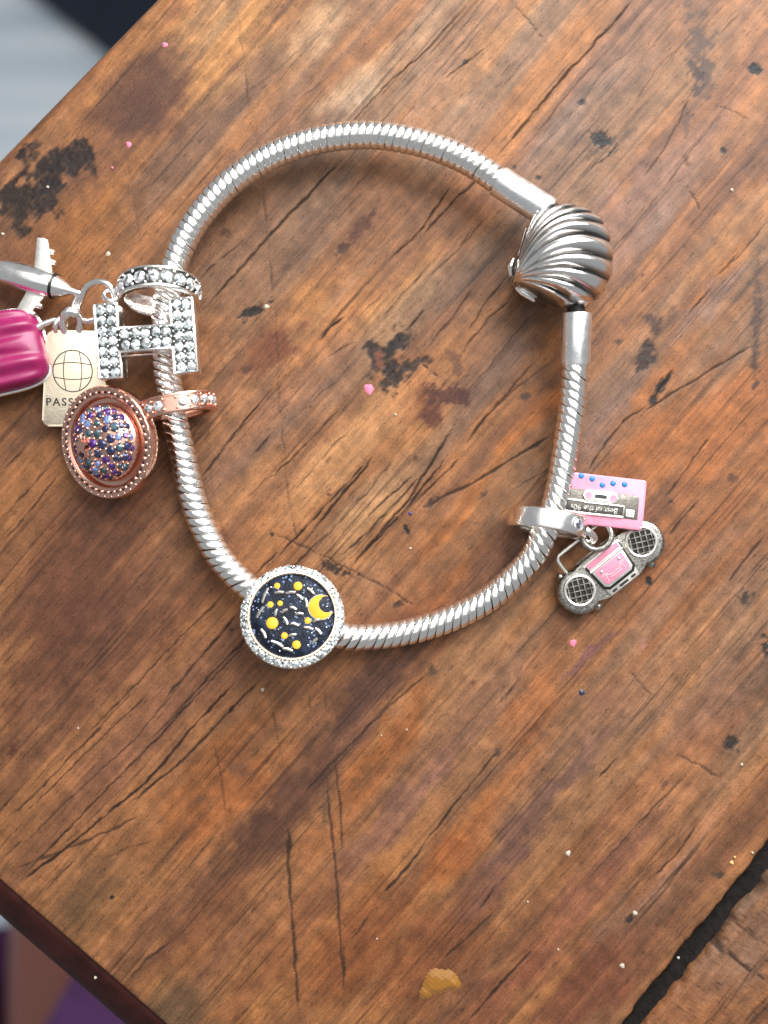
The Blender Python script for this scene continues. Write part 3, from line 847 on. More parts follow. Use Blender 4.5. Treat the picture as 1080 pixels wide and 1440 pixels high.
# dark bevelled strip along the near end of the table
bm = bmesh.new()
M['maroon'] = enamel('dark_maroon_varnish', L4(50, 21, 18), 0.6, coat=0.0, mottle=0.35, scale=350, bump=0.4)
M['maroon'].node_tree.nodes['Principled BSDF'].inputs['Specular IOR Level'].default_value = .15
pA = np.array(cA, float)
nrm = np.array((-200.0, 230.0)); nrm /= np.linalg.norm(nrm)
prof = [(-.3, -.5), (.3, -.3), (1.0, -.5), (3.2, -1.6), (4.4, -2.5), (4.9, -3.3), (5.0, -4.5), (5.0, -22), (-.3, -22)]
rows = []
Lend = pB + (pB - pA) * .35
for k in range(61):
    p = pA * (1 - k / 60) + Lend * (k / 60)
    rows.append([bm.verts.new(((p[0] + nrm[0] * d * 12 - 540) / 12, (720 - p[1] - nrm[1] * d * 12) / 12, z + random.uniform(-.05, .05))) for d, z in prof])
for a, b_ in zip(rows[:-1], rows[1:]):
    for q in range(len(prof) - 1):
        bm.faces.new((a[q], a[q + 1], b_[q + 1], b_[q]))
part('edge_strip', bm, M['maroon'], table, angle=55)

# paint specks, crumbs and a drop of resin stuck to the boards
M['pink_paint'] = enamel('pink_paint', L4(214, 112, 140), 0.6, coat=0.0, mottle=.2)
M['white_paint'] = enamel('white_paint', L4(178, 168, 150), 0.6, coat=0.0)
M['blue_paint'] = enamel('dark_blue_paint', L4(30, 44, 66), 0.4, coat=.2)
M['indigo_paint'] = enamel('indigo_paint', L4(52, 44, 110), 0.4, coat=.2)
M['gold_paint'] = enamel('ochre_paint', L4(222, 176, 110), 0.5, coat=0.)
def speck(u, v, r, mat, h=.16, lob=.35, n=16, seed=0):
    rng = random.Random(seed * 31 + int(u))
    bm = bmesh.new()
    rad = []
    ph = [rng.uniform(0, 6.28) for _ in range(4)]
    for i in range(n):
        a = 2 * math.pi * i / n
        rad.append(r / 12 * (1 + lob * (.5 * math.sin(2 * a + ph[0]) + .6 * math.sin(3 * a + ph[1]) + .5 * math.sin(5 * a + ph[2])) * .7))
    top = bm.verts.new((0, 0, h))
    r1 = [bm.verts.new((rad[i] * .72 * math.cos(6.2832 * i / n), rad[i] * .72 * math.sin(6.2832 * i / n), h * .88)) for i in range(n)]
    r2 = [bm.verts.new((rad[i] * math.cos(6.2832 * i / n), rad[i] * math.sin(6.2832 * i / n), -.08)) for i in range(n)]
    for i in range(n):
        j = (i + 1) % n
        bm.faces.new((top, r1[i], r1[j])); bm.faces.new((r1[i], r2[i], r2[j], r1[j]))
    p = W(u, v, 0)
    return part('paint_speck', bm, M[mat], table, T(p.x, p.y, 0), angle=None)
for (u, v, r, mt) in [(519, 547, 9, 'pink_paint'), (232, 63, 5, 'pink_paint'), (181, 203, 5, 'pink_paint'), (158, 236, 2.5, 'pink_paint'), (806, 904, 6.5, 'pink_paint'),
                      (375, 431, 4.2, 'white_paint'), (152, 357, 4.2, 'white_paint'), (369, 970, 3.6, 'white_paint'), (577, 771, 2.4, 'white_paint'), (556, 583, 2.6, 'white_paint'),
                      (799, 1200, 4.6, 'white_paint'), (893, 1284, 4.4, 'white_paint'), (875, 1358, 4.6, 'white_paint'), (1029, 267, 3.2, 'white_paint'), (1043, 1075, 2.8, 'white_paint'),
                      (1058, 1199, 2.4, 'white_paint'), (954, 1347, 2.2, 'white_paint'), (785, 1335, 2.0, 'white_paint'), (572, 1026, 2.0, 'white_paint'), (67, 263, 2.6, 'white_paint'), (4, 329, 3, 'white_paint'),
                      (536, 1034, 1.6, 'white_paint'), (134, 1375, 2.4, 'white_paint'), (1029, 1213, 3.8, 'gold_paint'), (1033, 1205, 2.2, 'gold_paint'), (742, 1268, 1.8, 'white_paint'),
                      (818, 974, 5.4, 'blue_paint'), (577, 722, 3.6, 'indigo_paint'), (530, 1320, 1.8, 'white_paint'), (110, 1024, 1.8, 'white_paint')]:
    speck(u, v, r * (.9 if r > 4 else .8), mt, h=.06 if r > 4 else .14, lob=.25, n=20)
def resin():
    m, nt, b = new_mat('amber_resin')
    b.inputs['Base Color'].default_value = L4(214, 146, 52)
    b.inputs['Roughness'].default_value = 0.15
    b.inputs['Transmission Weight'].default_value = 0.65
    b.inputs['Coat Weight'].default_value = 0.5
    return m
M['resin'] = resin()
bm = bmesh.new()
rows = []
for i in range(31):
    row = []
    for j in range(31):
        u, v = 582 + i * 70 / 30, 1352 + j * 60 / 30
        h = sum(math.exp(-((u - a) ** 2 + (v - b_) ** 2) / (r * r)) for a, b_, r in [(612, 1372, 10), (606, 1384, 9), (630, 1374, 10), (640, 1384, 8), (598, 1397, 8), (616, 1388, 9), (626, 1384, 7)])
        h = min(h, 1.2) * .36 - .15 + .05 * math.sin(u * .7) * math.sin(v * .9)
        p = W(u, v, 0)
        row.append(bm.verts.new((p.x, p.y, max(h, -.2))))
    rows.append(row)
for a, b_ in zip(rows[:-1], rows[1:]):
    for j in range(30):
        bm.faces.new((a[j], a[j + 1], b_[j + 1], b_[j]))
part('resin_drop', bm, M['resin'], table, angle=None)

# ------------------------------------------------------------------ floor and what stands beyond the table
def floor_mat():
    m, nt, b = new_mat('pale_floor')
    tc = node(nt, 'ShaderNodeTexCoord')
    mp = node(nt, 'ShaderNodeMapping')
    mp.inputs['Rotation'].default_value = (0, 0, R(-35))
    mp.inputs['Scale'].default_value = (1.2, 14, 1)
    nt.links.new(tc.outputs['Object'], mp.inputs['Vector'])
    nz = node(nt, 'ShaderNodeTexNoise')
    nz.inputs['Scale'].default_value = 2.2
    nz.inputs['Detail'].default_value = 4
    nt.links.new(mp.outputs['Vector'], nz.inputs['Vector'])
    cr = node(nt, 'ShaderNodeValToRGB')
    cr.color_ramp.elements[0].position = .3
    cr.color_ramp.elements[0].color = L4(190, 206, 218)
    cr.color_ramp.elements[1].position = .7
    cr.color_ramp.elements[1].color = L4(240, 246, 250)
    nt.links.new(nz.outputs['Fac'], cr.inputs['Fac'])
    nt.links.new(cr.outputs['Color'], b.inputs['Base Color'])
    b.inputs['Roughness'].default_value = .35
    return m
bm = bmesh.new()
bmesh.ops.create_grid(bm, x_segments=8, y_segments=8, size=3000)
fl = link('floor', mesh_of(bm, 'floor'), floor_mat(), None, T(0, 0, -750))
fl['kind'] = 'structure'

# ------------------------------------------------------------------ crystals (one cut shape shared by every stone)
def gem_mesh(name, mat, n=8):
    bm = bmesh.new()
    tab = [bm.verts.new((.55 * math.cos(2 * math.pi * (i + .5) / n), .55 * math.sin(2 * math.pi * (i + .5) / n), .42)) for i in range(n)]
    cr = [bm.verts.new((.84 * math.cos(2 * math.pi * i / n), .84 * math.sin(2 * math.pi * i / n), .24)) for i in range(n)]
    gi = [bm.verts.new((math.cos(math.pi * i / n), math.sin(math.pi * i / n), 0.0)) for i in range(2 * n)]
    gl = [bm.verts.new((math.cos(math.pi * i / n), math.sin(math.pi * i / n), -.18)) for i in range(2 * n)]
    bot = bm.verts.new((0, 0, -.75))
    bm.faces.new(tab)
    for i in range(n):
        j = (i + 1) % n
        bm.faces.new((tab[i - 1], cr[i], tab[i]))
        bm.faces.new((cr[i], gi[2 * i], gi[2 * i + 1]))
        bm.faces.new((cr[i], gi[2 * i + 1], tab[i]))
        bm.faces.new((tab[i], gi[2 * i + 1], cr[j]))
        bm.faces.new((cr[j], gi[2 * i + 1], gi[(2 * i + 2) % (2 * n)]))
    for i in range(2 * n):
        j = (i + 1) % (2 * n)
        bm.faces.new((gi[i], gl[i], gl[j], gi[j]))
        bm.faces.new((gl[i], bot, gl[j]))
    me = mesh_of(bm, name, smooth=False)
    me.materials.append(mat)
    return me
GEM = {k: gem_mesh('crystal', M[k]) for k in ('clear_gem', 'flush_gem', 'navy_gem', 'purple_gem', 'sky_gem', 'teal_gem')}

def crystal(parent, pos, normal, r, kind='clear_gem', wobble=.16):
    """one stone set into its thing"""
    n = Vector(normal).normalized()
    n = (n + Vector((random.gauss(0, wobble), random.gauss(0, wobble), random.gauss(0, wobble))) * .5).normalized()
    x = Vector((1, 0, 0)) if abs(n.x) < .9 else Vector((0, 1, 0))
    m = frame(pos, n, x) @ Matrix.Rotation(random.uniform(0, 6.28), 4, 'Z') @ Matrix.Diagonal((r, r, r, 1))
    return link('crystal', GEM[kind], None, parent, m)

def rot_x90():
    return Matrix.Rotation(R(90), 4, 'X')

# ------------------------------------------------------------------ the bracelet
PATH = [(722, 268, 4.7), (702, 255, 4.6), (662, 229, 4.4), (620, 210, 4.2), (570, 196, 4.0), (520, 190, 3.8), (470, 193, 3.7), (420, 204, 3.6), (370, 225, 3.5), (325, 255, 3.4),
        (290, 291, 3.3), (263, 330, 3.2), (246, 370, 3.1), (236, 410, 3.0), (231, 470, 2.8), (234, 520, 2.7), (241, 560, 2.6), (250, 610, 2.4), (259, 650, 2.2), (271, 700, 2.1),
        (288, 745, 2.1), (312, 787, 2.3), (350, 826, 2.7), (410, 868, 3.0), (480, 893, 2.7), (525, 895, 2.3), (575, 888, 2.0), (630, 871, 1.9), (680, 846, 2.0), (720, 814, 2.3),
        (750, 780, 2.6), (771, 735, 3.0), (785, 690, 3.1), (796, 630, 3.2), (804, 575, 3.5), (809, 512, 4.0), (810, 494, 4.15)]
br = thing('charm_bracelet', 'silver snake chain bracelet with ribbed seashell clasp lying on the wood', 'bracelet', T(*W(525, 540, 0)))
bo = W(525, 540, 0)
cp = catmull([W(*p) - bo for p in PATH], 24)
cum = [0.0]
for a, b_ in zip(cp[:-1], cp[1:]):
    cum.append(cum[-1] + (b_ - a).length)
total = cum[-1]
bm = bmesh.new()
add_tube(bm, cp[::4] + [cp[-1]], 1.30, 16)
chain = part('snake_chain', bm, M['core'], br)

def chain_link_mesh(half, shear):
    bm = bmesh.new()
    ns_ = 32
    pr = [(-1.0, 1.30), (-.985, 1.43), (-.88, 1.495), (-.45, 1.535), (0, 1.545), (.45, 1.535), (.88, 1.495), (.985, 1.43), (1.0, 1.30)]
    rings = []
    for (ax, rr_) in pr:
        rg = []
        for i in range(ns_):
            a = 2 * math.pi * i / ns_
            y, z = rr_ * math.cos(a), rr_ * math.sin(a)
            rg.append(bm.verts.new((ax * half + shear * y, y, z)))
        rings.append(rg)
    for a, b_ in zip(rings[:-1], rings[1:]):
        for i in range(ns_):
            j = (i + 1) % ns_
            bm.faces.new((a[i], a[j], b_[j], b_[i]))
    me = mesh_of(bm, 'chain_link', True, None)
    me.materials.append(M['silver'])
    return me
# the chain is twisted: its links stand square at the far arch and slant more towards the sides
LINKS = [(p_, chain_link_mesh(p_ * .477, sh)) for p_, sh in ((.86, .14), (.89, .22), (.93, .32), (.97, .42), (1.00, .48))]
dist = .5
k = 0
while dist < total - .3:
    while cum[k + 1] < dist:
        k += 1
    f = (dist - cum[k]) / (cum[k + 1] - cum[k])
    p = cp[k].lerp(cp[k + 1], f)
    t = (cp[min(k + 2, len(cp) - 1)] - cp[max(k - 1, 0)]).normalized()
    y = Vector((0, 0, 1)).cross(t).normalized()
    m = frame(p, t.cross(y), t)
    m = m @ Matrix.Rotation(random.gauss(0, .014), 4, 'Z') @ Matrix.Rotation(random.gauss(0, .014), 4, 'Y')
    yy = p.y + bo.y                                   # 45 mm at the far arch, -14 mm at the near one
    lv = min(4, max(0, int((44 - yy) / 6.5)))
    step, lme = LINKS[lv]
    link('chain_link', lme, None, chain, m)
    dist += step

def end_cap(p0, p1, r):
    a, b_ = W(*p0) - bo, W(*p1) - bo
    L = (b_ - a).length
    bm = bmesh.new()
    prof = [(0, 0), (r * .86, 0), (r * .97, .06), (r, .2), (r, L - .2), (r * .97, L - .06), (r * .9, L), (0, L)]
    add_lathe(bm, prof, 40)
    part('end_cap', bm, M['silver_cap'], br, frame(a, b_ - a, (0, 0, 1)))
end_cap((700, 254, 4.6), (772, 300, 5.0), 1.72)
end_cap((809, 514, 4.0), (811, 440, 4.6), 1.68)

# seashell clasp: two ribbed valves that meet at the hinge point
cl = bpy.data.objects.new('shell_clasp', None)
col.objects.link(cl)
cl.parent = br
def shell_valve(sign, zmid, H):
    U0 = Vector((721, 397, 0))
    KE = [(783, 430), (806, 432), (830, 427), (849, 409), (858, 387), (860, 364), (857, 342), (849, 321), (836, 306), (818, 296), (798, 290), (776, 288), (756, 296), (740, 318)]
    KC = [(765, 421), (772, 415), (785, 401), (783, 384), (780, 366), (776, 346), (762, 318), (750, 312), (741, 314), (737, 316), (735, 318), (733, 322), (733, 334), (729, 350)]
    E_ = catmull([(a, b_, 0) for a, b_ in KE], 14)
    C_ = catmull([(a, b_, 0) for a, b_ in KC], 14)
    ns2, nr = len(E_), 40
    bm = bmesh.new()
    lay = bm.verts.layers.float.new('patina')
    grid = []
    for i in range(ns2):
        s = i / (ns2 - 1)
        E, ctrl = E_[i], C_[i]
        ph = i / 14.0 * .85 + .08                                  # one rib between every two keys
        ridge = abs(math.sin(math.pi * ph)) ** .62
        side = max(math.sin(math.pi * min(1, s * 1.12)), 0) ** .36 if s < .82 else max(math.sin(math.pi * min(1, .82 * 1.12 + (s - .82) * .45)), 0) ** .36
        row = []
        for j in range(nr + 1):
            t = j / nr
            p = U0 * (1 - t) ** 2 + ctrl * 2 * t * (1 - t) + E * t * t
            prof = math.sin(math.pi * (t ** .88) * .985) ** .46 if 0 < t < 1 else 0.0
            amp = 1.05 * min(1, t * 2.0) * (1 if t < .92 else (1 - t) / .08)
            z = H * side * prof + (ridge - .6) * amp * (.35 + .65 * prof)
            if t >= .93:
                p = p + (E - U0).normalized() * (ridge - .5) * 6 * (t - .93) / .07
            w = W(p.x, p.y, 5.2)
            v = bm.verts.new(Vector((w.x - bo.x, w.y - bo.y, zmid + sign * z)))
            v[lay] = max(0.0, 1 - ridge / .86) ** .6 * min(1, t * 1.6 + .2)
            row.append(v)
        grid.append(row)
    for a, b_ in zip(grid[:-1], grid[1:]):
        for j in range(nr):
            bm.faces.new((a[j], a[j + 1], b_[j + 1], b_[j]))
    bmesh.ops.remove_doubles(bm, verts=bm.verts, dist=.01)
    return bm
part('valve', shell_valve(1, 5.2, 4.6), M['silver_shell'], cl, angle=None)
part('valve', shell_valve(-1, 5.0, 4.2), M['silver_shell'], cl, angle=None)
bm = bmesh.new()                                 # release tabs at the hinge
a = W(719, 376, 4.6) - bo; add_tube(bm, [a + Vector((0, -.9, 0)), a + Vector((-.15, 0, .3)), a + Vector((.25, .9, 0))], [.28, .42, .25], 12)
part('release_tab', bm, M['silver'], cl)
bm = bmesh.new()
a = W(738, 412, 3.6) - bo; add_tube(bm, [a + Vector((-1.0, .6, 0)), a + Vector((-.3, 0, .3)), a + Vector((.7, -.5, 0)), a + Vector((1.1, -.9, -.2))], [.2, .42, .4, .2], 12)
part('release_tab', bm, M['silver'], cl)
bm = bmesh.new()
a = W(811, 446, 4.6) - bo; b_ = W(809, 424, 4.9) - bo
add_tube(bm, [a, b_], 1.0, 16)
part('hinge_pin', bm, M['oxide'], cl)

# ------------------------------------------------------------------ ring shaped charm holders
def ring_band(parent, name, Ro, Ri, w, mat, rim=.0, n=64):
    h = w / 2
    b = .16
    bm = bmesh.new()
    prof = [(Ro - b, h), (Ro - b * .3, h - b * .3), (Ro, h - b)]
    if rim > 0:
        prof += [(Ro, h - .28), (Ro - rim, h - .32), (Ro - rim, -h + .32), (Ro, -h + .28)]
    prof += [(Ro, -h + b), (Ro - b * .3, -h + b * .3), (Ro - b, -h), (Ri + b, -h), (Ri, -h + b), (Ri, h - b), (Ri + b, h)]
    add_lathe(bm, prof, n, closed_profile=True)
    return part(name, bm, mat, parent, angle=50)

def ring_stones(parent, Ro, n, r, kind, bead_mat, bead_r, w, a0=0, skip=()):
    bm = bmesh.new()
    for i in range(n):
        a = a0 + 2 * math.pi * i / n
        d = Vector((math.cos(a), math.sin(a), 0))
        if i not in skip:
            crystal(parent, d * Ro, d, r, kind)
        a2 = a + math.pi / n
        d2 = Vector((math.cos(a2), math.sin(a2), 0))
        for s in (-1, 1):
            add_ball(bm, d2 * (Ro + .08) + Vector((0, 0, s * w * .30)), bead_r, 8, 6)
    part('bead_prongs', bm, bead_mat, parent)

# holder of the three travel pendants
b1 = thing('pave_ring_charm', 'silver ring set with clear crystals around the chain above the letter H', 'charm', frame(W(224, 412, 4.55), (.04, -.975, .20), (1, 0, 0)))
ring_band(b1, 'band', 4.55, 3.75, 2.5, M['silver'], rim=.22)
bm = bmesh.new()
add_lathe(bm, [(4.36, -.9), (4.36, .9), (4.2, .9), (4.2, -.9)], 64, closed_profile=True)
part('stone_bed', bm, M['oxide'], b1)
ring_stones(b1, 4.42, 18, .72, 'clear_gem', M['silver'], .17, 2.5, .1)
bm = bmesh.new()
add_torus(bm, .85, .28, 24, 10, Matrix.Translation((-5.2, .6, .3)) @ Matrix.Rotation(R(70), 4, 'X'))
part('loop', bm, M['silver'], b1)
bm = bmesh.new()
jr = catmull([W(116, 416, 3.6), W(122, 404, 4.2), W(136, 396, 4.8), W(152, 400, 5.0), W(160, 415, 4.8), W(156, 432, 4.2), W(140, 446, 3.4), W(124, 452, 2.6), W(112, 445, 2.4), W(110, 430, 2.8)], 8, True)
inv = b1.matrix_basis.inverted()
add_tube(bm, [(inv @ (p * S)) / S for p in jr], .36, 10, closed=True)
part('jump_ring', bm, M['silver'], b1)

# ------------------------------------------------------------------ letter H charm
hm = frame(W(208, 478, 6.6), (0, 0, 1), (1, .075, 0))
ch = thing('letter_charm', 'silver capital letter H charm paved with clear crystals over the chain', 'charm', hm)
hw, hh, vw, bt = 5.42, 4.08, 2.5, 1.27
Hpoly = [(hw, -hh), (hw, hh), (hw - vw, hh), (hw - vw, bt), (-hw + vw, bt), (-hw + vw, hh), (-hw, hh), (-hw, -hh), (-hw + vw, -hh), (-hw + vw, -bt), (hw - vw, -bt), (hw - vw, -hh)]
bm = bmesh.new()
add_prism(bm, Hpoly, -1.5, 1.0, .12)
part('letter_body', bm, M['silver'], ch)
bm = bmesh.new()
ed = []
for i in range(len(Hpoly)):
    a, b_ = Vector(Hpoly[i]), Vector(Hpoly[(i + 1) % len(Hpoly)])
    for f in (0, .5):
        ed.append(a.lerp(b_, f))
add_tube(bm, [Vector((p.x * .985, p.y * .985, 1.02)) for p in ed], .17, 8, closed=True)
part('rim', bm, M['silver'], ch)
bm = bmesh.new()
add_prism(bm, [(p[0] * (1 - .15 / abs(p[0])) if abs(p[0]) > 4 else p[0] * (1 + .15 / abs(p[0])), p[1] - math.copysign(.15, p[1])) for p in Hpoly], .8, 1.012)
part('stone_bed', bm, M['oxide'], ch)
bm = bmesh.new()
sp = []
for sx in (-1, 1):
    for q in range(7):
        for c in (-1, 1):
            sp.append((sx * (hw - vw / 2) + c * .54, -hh + .62 + q * 1.14))
for q in range(5):
    for c in (-1, 1):
        sp.append(((q - 2) * 1.14, c * .56))
for (x, y) in sp:
    crystal(ch, (x, y, 1.02), (0, 0, 1), .56, 'clear_gem', .30)
    for (dx, dy) in ((.56, .57), (-.56, .57)):
        add_ball(bm, Vector((x + dx * .98, y + dy, 1.10)), .13, 8, 6)
part('bead_prongs', bm, M['silver'], ch)
bm = bmesh.new()                                 # sleeve behind the bar that the chain runs through
add_lathe(bm, [(2.0, -1.0), (2.1, -.9), (2.1, .9), (2.0, 1.0), (1.75, 1.0), (1.75, -1.0)], 32, Matrix.Translation((1.75, 0, -3.6)) @ rot_x90(), closed_profile=True)
part('sleeve', bm, M['silver'], ch)

# ------------------------------------------------------------------ travel pendants
ap = thing('airplane_pendant', 'polished silver airplane pendant joined by its nose to the silver jump ring', 'pendant', frame(W(116, 414, 3.4), (-.05, .05, 1), (1, -.30, -.03)))
bm = bmesh.new()
ax = Matrix.Rotation(R(-90), 4, 'Y')
add_lathe(bm, [(0, .1), (.30, .0), (.40, .5), (.42, 1.4), (.66, 1.75), (.90, 2.2), (1.32, 3.2), (1.44, 3.5), (1.60, 4.6), (1.62, 6.6), (1.48, 8.8), (1.1, 11), (.6, 12.6), (0, 13)], 36, ax)
part('fuselage', bm, M['silver'], ap, angle=None)
bm = bmesh.new()
add_lathe(bm, [(1.26, 3.18), (1.40, 3.2), (1.50, 3.5), (1.38, 3.55)], 36, ax, closed_profile=True)
part('nose_band', bm, M['oxide'], ap)
for s in (1, -1):
    bm = bmesh.new()
    add_prism(bm, [(-3.9, s * 1.1), (-6.2, s * 1.1), (-7.0, s * 4.8), (-6.2, s * 5.0), (-5.7, s * 4.85)][::s], -.25, .2, .1)
    wing = part('wing', bm, M['silver_warm'], ap)
    for (ex, ey) in ((-4.55, 2.6), (-5.05, 3.7)):
        bm = bmesh.new()
        add_lathe(bm, [(0, 0), (.28, .05), (.36, .4), (.33, 1.0), (.15, 1.5), (0, 1.55)], 14, Matrix.Translation((ex + .45, s * ey, -.15)) @ ax)
        part('engine', bm, M['silver_warm'], wing)
    bm = bmesh.new()
    add_prism(bm, [(-10.2, s * .6), (-11.6, s * .5), (-12.0, s * 2.5), (-11.3, s * 2.6)][::s], -.15, .2, .08)
    part('stabilizer', bm, M['silver_warm'], ap)
bm = bmesh.new()
add_prism(bm, [(-10.4, -.18), (-12.6, -.18), (-12.8, .18), (-10.4, .18)], .5, 2.4, .08)
part('tail_fin', bm, M['silver_warm'], ap)

pp = thing('passport_pendant', 'small flat silver passport pendant engraved with a globe and lettering', 'pendant', frame(W(107, 533, 1.6), (.10, -.03, 1), (1, .0, 0)))
M['engrave'] = M['black']
bm = bmesh.new()
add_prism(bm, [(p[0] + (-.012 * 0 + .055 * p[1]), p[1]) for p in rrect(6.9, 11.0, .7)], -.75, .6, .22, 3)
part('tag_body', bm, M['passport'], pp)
bm = bmesh.new()
zc = .615
gx, gy, gr = -.25, .85, 2.2
add_tube(bm, [(gx + gr * math.cos(2 * math.pi * i / 40), gy + gr * 1.08 * math.sin(2 * math.pi * i / 40), zc) for i in range(40)], .06, 6, closed=True)
part('globe_outline', bm, M['engrave'], pp)
for s in (-1, 1):
    bm = bmesh.new()
    add_tube(bm, [(gx + s * (.75 + .28 * math.cos(math.pi * (t - 8) / 16)), gy + 2.25 * (t - 8) / 8 * .98, zc) for t in range(17)], .045, 6)
    part('meridian', bm, M['engrave'], pp)
    bm = bmesh.new()
    add_tube(bm, [(gx + 2.05 * (t - 8) / 8, gy + s * (.72 + .25 * math.cos(math.pi * (t - 8) / 16)), zc) for t in range(17)], .05, 6)
    part('parallel', bm, M['engrave'], pp)
text_part('lettering', 'PASSPORT', 1.25, M['engrave'], pp, T(.15, -2.75, .60), .03, bold=.02, spacing=1.25)
bm = bmesh.new()
add_torus(bm, .95, .30, 24, 10, Matrix.Translation((-1.6, 6.1, .1)) @ Matrix.Rotation(R(65), 4, 'Y') @ Matrix.Rotation(R(20), 4, 'X'))
part('loop', bm, M['silver'], pp)
bm = bmesh.new()
inv = pp.matrix_basis.inverted()
def loc(p, inv=None):
    return (inv @ (p * S)) / S
add_tube(bm, [loc(p, inv) for p in catmull([W(92, 470, 2.0), W(88, 452, 2.8), W(98, 438, 3.3), W(112, 446, 2.8), W(112, 466, 2.0)], 6)], [.45] * 9 + [.6] * 8 + [.45] * 8, 12)
part('connector', bm, M['silver'], pp)
bm = bmesh.new()
add_tube(bm, [loc(p, inv) for p in (W(100, 440, 3.2), W(104, 426, 3.2), W(110, 414, 3.4))], .28, 10)
part('connector', bm, M['silver'], pp)

sc_ = thing('suitcase_pendant', 'magenta pink enamel suitcase pendant with ribbed sides cut off at the left', 'pendant', frame(W(-14, 500, 3.0), (.12, .06, 1), (1, .26, 0)))
def suitcase_half(sign):
    bm = bmesh.new()
    n, mring = 96, 18
    wx, wy, H = 6.3, 4.55, 2.6
    rows = []
    for j in range(mring + 1):
        t = j / mring
        row = []
        for i in range(n):
            a = 2 * math.pi * i / n
            ex = 2 / 4.2
            x = math.copysign(abs(math.cos(a)) ** ex, math.cos(a)) * wx
            y = math.copysign(abs(math.sin(a)) ** ex, math.sin(a)) * wy
            k_ = math.cos(t * math.pi / 2) ** .55 if t < 1 else 0
            z = H * math.sin(t * math.pi / 2) ** .75
            px_, py_ = x * k_, y * k_
            rib = math.cos(py_ * 2 * math.pi / 2.1)
            z += .26 * rib * min(1, t * 2.0)
            row.append(bm.verts.new((px_, py_, sign * z)))
        rows.append(row)
    for a_, b_ in zip(rows[:-1], rows[1:]):
        for i in range(n):
            j2 = (i + 1) % n
            bm.faces.new((a_[i], a_[j2], b_[j2], b_[i]))
    bmesh.ops.remove_doubles(bm, verts=bm.verts, dist=.005)
    return bm
part('lid', suitcase_half(1), M['magenta'], sc_, angle=None)
part('base', suitcase_half(-1), M['magenta'], sc_, angle=None)
bm = bmesh.new()
pts = []
for i in range(72):
    a = 2 * math.pi * i / 72
    pts.append((math.copysign(abs(math.cos(a)) ** (2 / 4.2), math.cos(a)) * 6.38, math.copysign(abs(math.sin(a)) ** (2 / 4.2), math.sin(a)) * 4.63, 0))
add_tube(bm, pts, .26, 8, closed=True)
part('seam_band', bm, M['silver'], sc_)
bm = bmesh.new()
inv = sc_.matrix_basis.inverted()
add_tube(bm, [loc(p, inv) for p in (W(46, 465, 3.0), W(60, 456, 3.0), W(76, 450, 2.8), W(88, 448, 2.6))], [.5, .38, .34, .3], 10)
part('hanger', bm, M['silver'], sc_)

# ------------------------------------------------------------------ rose gold planet charm
b2 = thing('rose_ring_charm', 'rose gold ring with small clear crystals around the chain beside the round disc', 'charm', frame(W(250, 572, 4.3), (.19, -.975, -.02), (1, .19, 0)))
ring_band(b2, 'band', 4.25, 3.3, 2.15, M['rose'], rim=.2)
ring_stones(b2, 4.12, 18, .55, 'clear_gem', M['rose'], .17, 1.9, .17, skip=(4,))

dm = frame(W(154, 622, 4.0), (-.42 * .95, -.42 * .30, .906), (.30, -.95, 0))
dc = thing('planet_disc_charm', 'round rose gold disc charm with a dome of blue and purple crystals', 'charm', dm)
bm = bmesh.new()
add_lathe(bm, [(0, -1.0), (5.2, -1.0), (6.1, -.8), (6.4, -.3), (6.4, .55), (6.25, .78), (5.95, .82), (5.15, .62), (5.0, .45), (4.9, -.1), (4.45, -.15), (4.4, .5), (4.25, .78), (3.9, 1.05), (0, 1.05)], 80)
part('disc', bm, M['rose'], dc, angle=35)
bm = bmesh.new()
for i in range(40):
    a = 2 * math.pi * i / 40
    add_ball(bm, (5.6 * math.cos(a), 5.6 * math.sin(a), .74), .26, 10, 6, .8)
    a += math.pi / 40
    add_ball(bm, (6.1 * math.cos(a), 6.1 * math.sin(a), .72), .16, 6, 5)
part('beaded_rim', bm, M['rose'], dc)
bm = bmesh.new()
for i in range(40):
    a = 2 * math.pi * (i + .5) / 40
    add_ball(bm, (5.62 * math.cos(a), 5.62 * math.sin(a), .70), .19, 6, 5)
part('rim_pits', bm, M['oxide'], dc)
bm = bmesh.new()
dome = [(4.0 * math.sin(R(q)), .75 + 2.1 * math.cos(R(q))) for q in range(90, -1, -6)]
dome[-1] = (0, dome[-1][1])
add_lathe(bm, dome, 56)
part('dome', bm, M['rose'], dc, angle=None)
bm = bmesh.new()
def dome_pt(pol, az, up=0.0):
    p = Vector((4.0 * math.sin(pol) * math.cos(az), 4.0 * math.sin(pol) * math.sin(az), .75 + 2.1 * math.cos(pol)))
    n = Vector((math.sin(pol) * math.cos(az) / 4.0, math.sin(pol) * math.sin(az) / 4.0, math.cos(pol) / 2.1)).normalized()
    return p + n * up, n
kinds = ['navy_gem'] * 7 + ['purple_gem'] * 4 + ['sky_gem'] * 3 + ['teal_gem'] * 3
rr = random.Random(12)
for (pol, cnt) in ((0.0, 1), (18, 6), (35, 11), (51, 16), (67, 19), (81, 20)):
    for i in range(cnt):
        az = 2 * math.pi * (i + .5 * (cnt % 3)) / cnt + pol * .01
        p, n = dome_pt(R(pol), az, .02)
        crystal(dc, p, n, rr.choice((.42, .47, .52, .58)) * (1 if pol < 60 else .85), rr.choice(kinds), .1)
        if pol > 1:
            for (dp, da) in ((-8.5, .0), (0, .5)):
                pb, nb = dome_pt(R(pol + dp), az + da * 2 * math.pi / cnt, .07)
                add_ball(bm, pb, .19, 7, 5)
part('bead_prongs', bm, M['rose'], dc)
bm = bmesh.new()
p, n = dome_pt(R(17), R(262), .45)
star = []
for i in range(10):
    a = 2 * math.pi * i / 10 + .3
    r_ = 1.35 if i % 2 == 0 else .5
    star.append((r_ * math.cos(a), r_ * math.sin(a)))
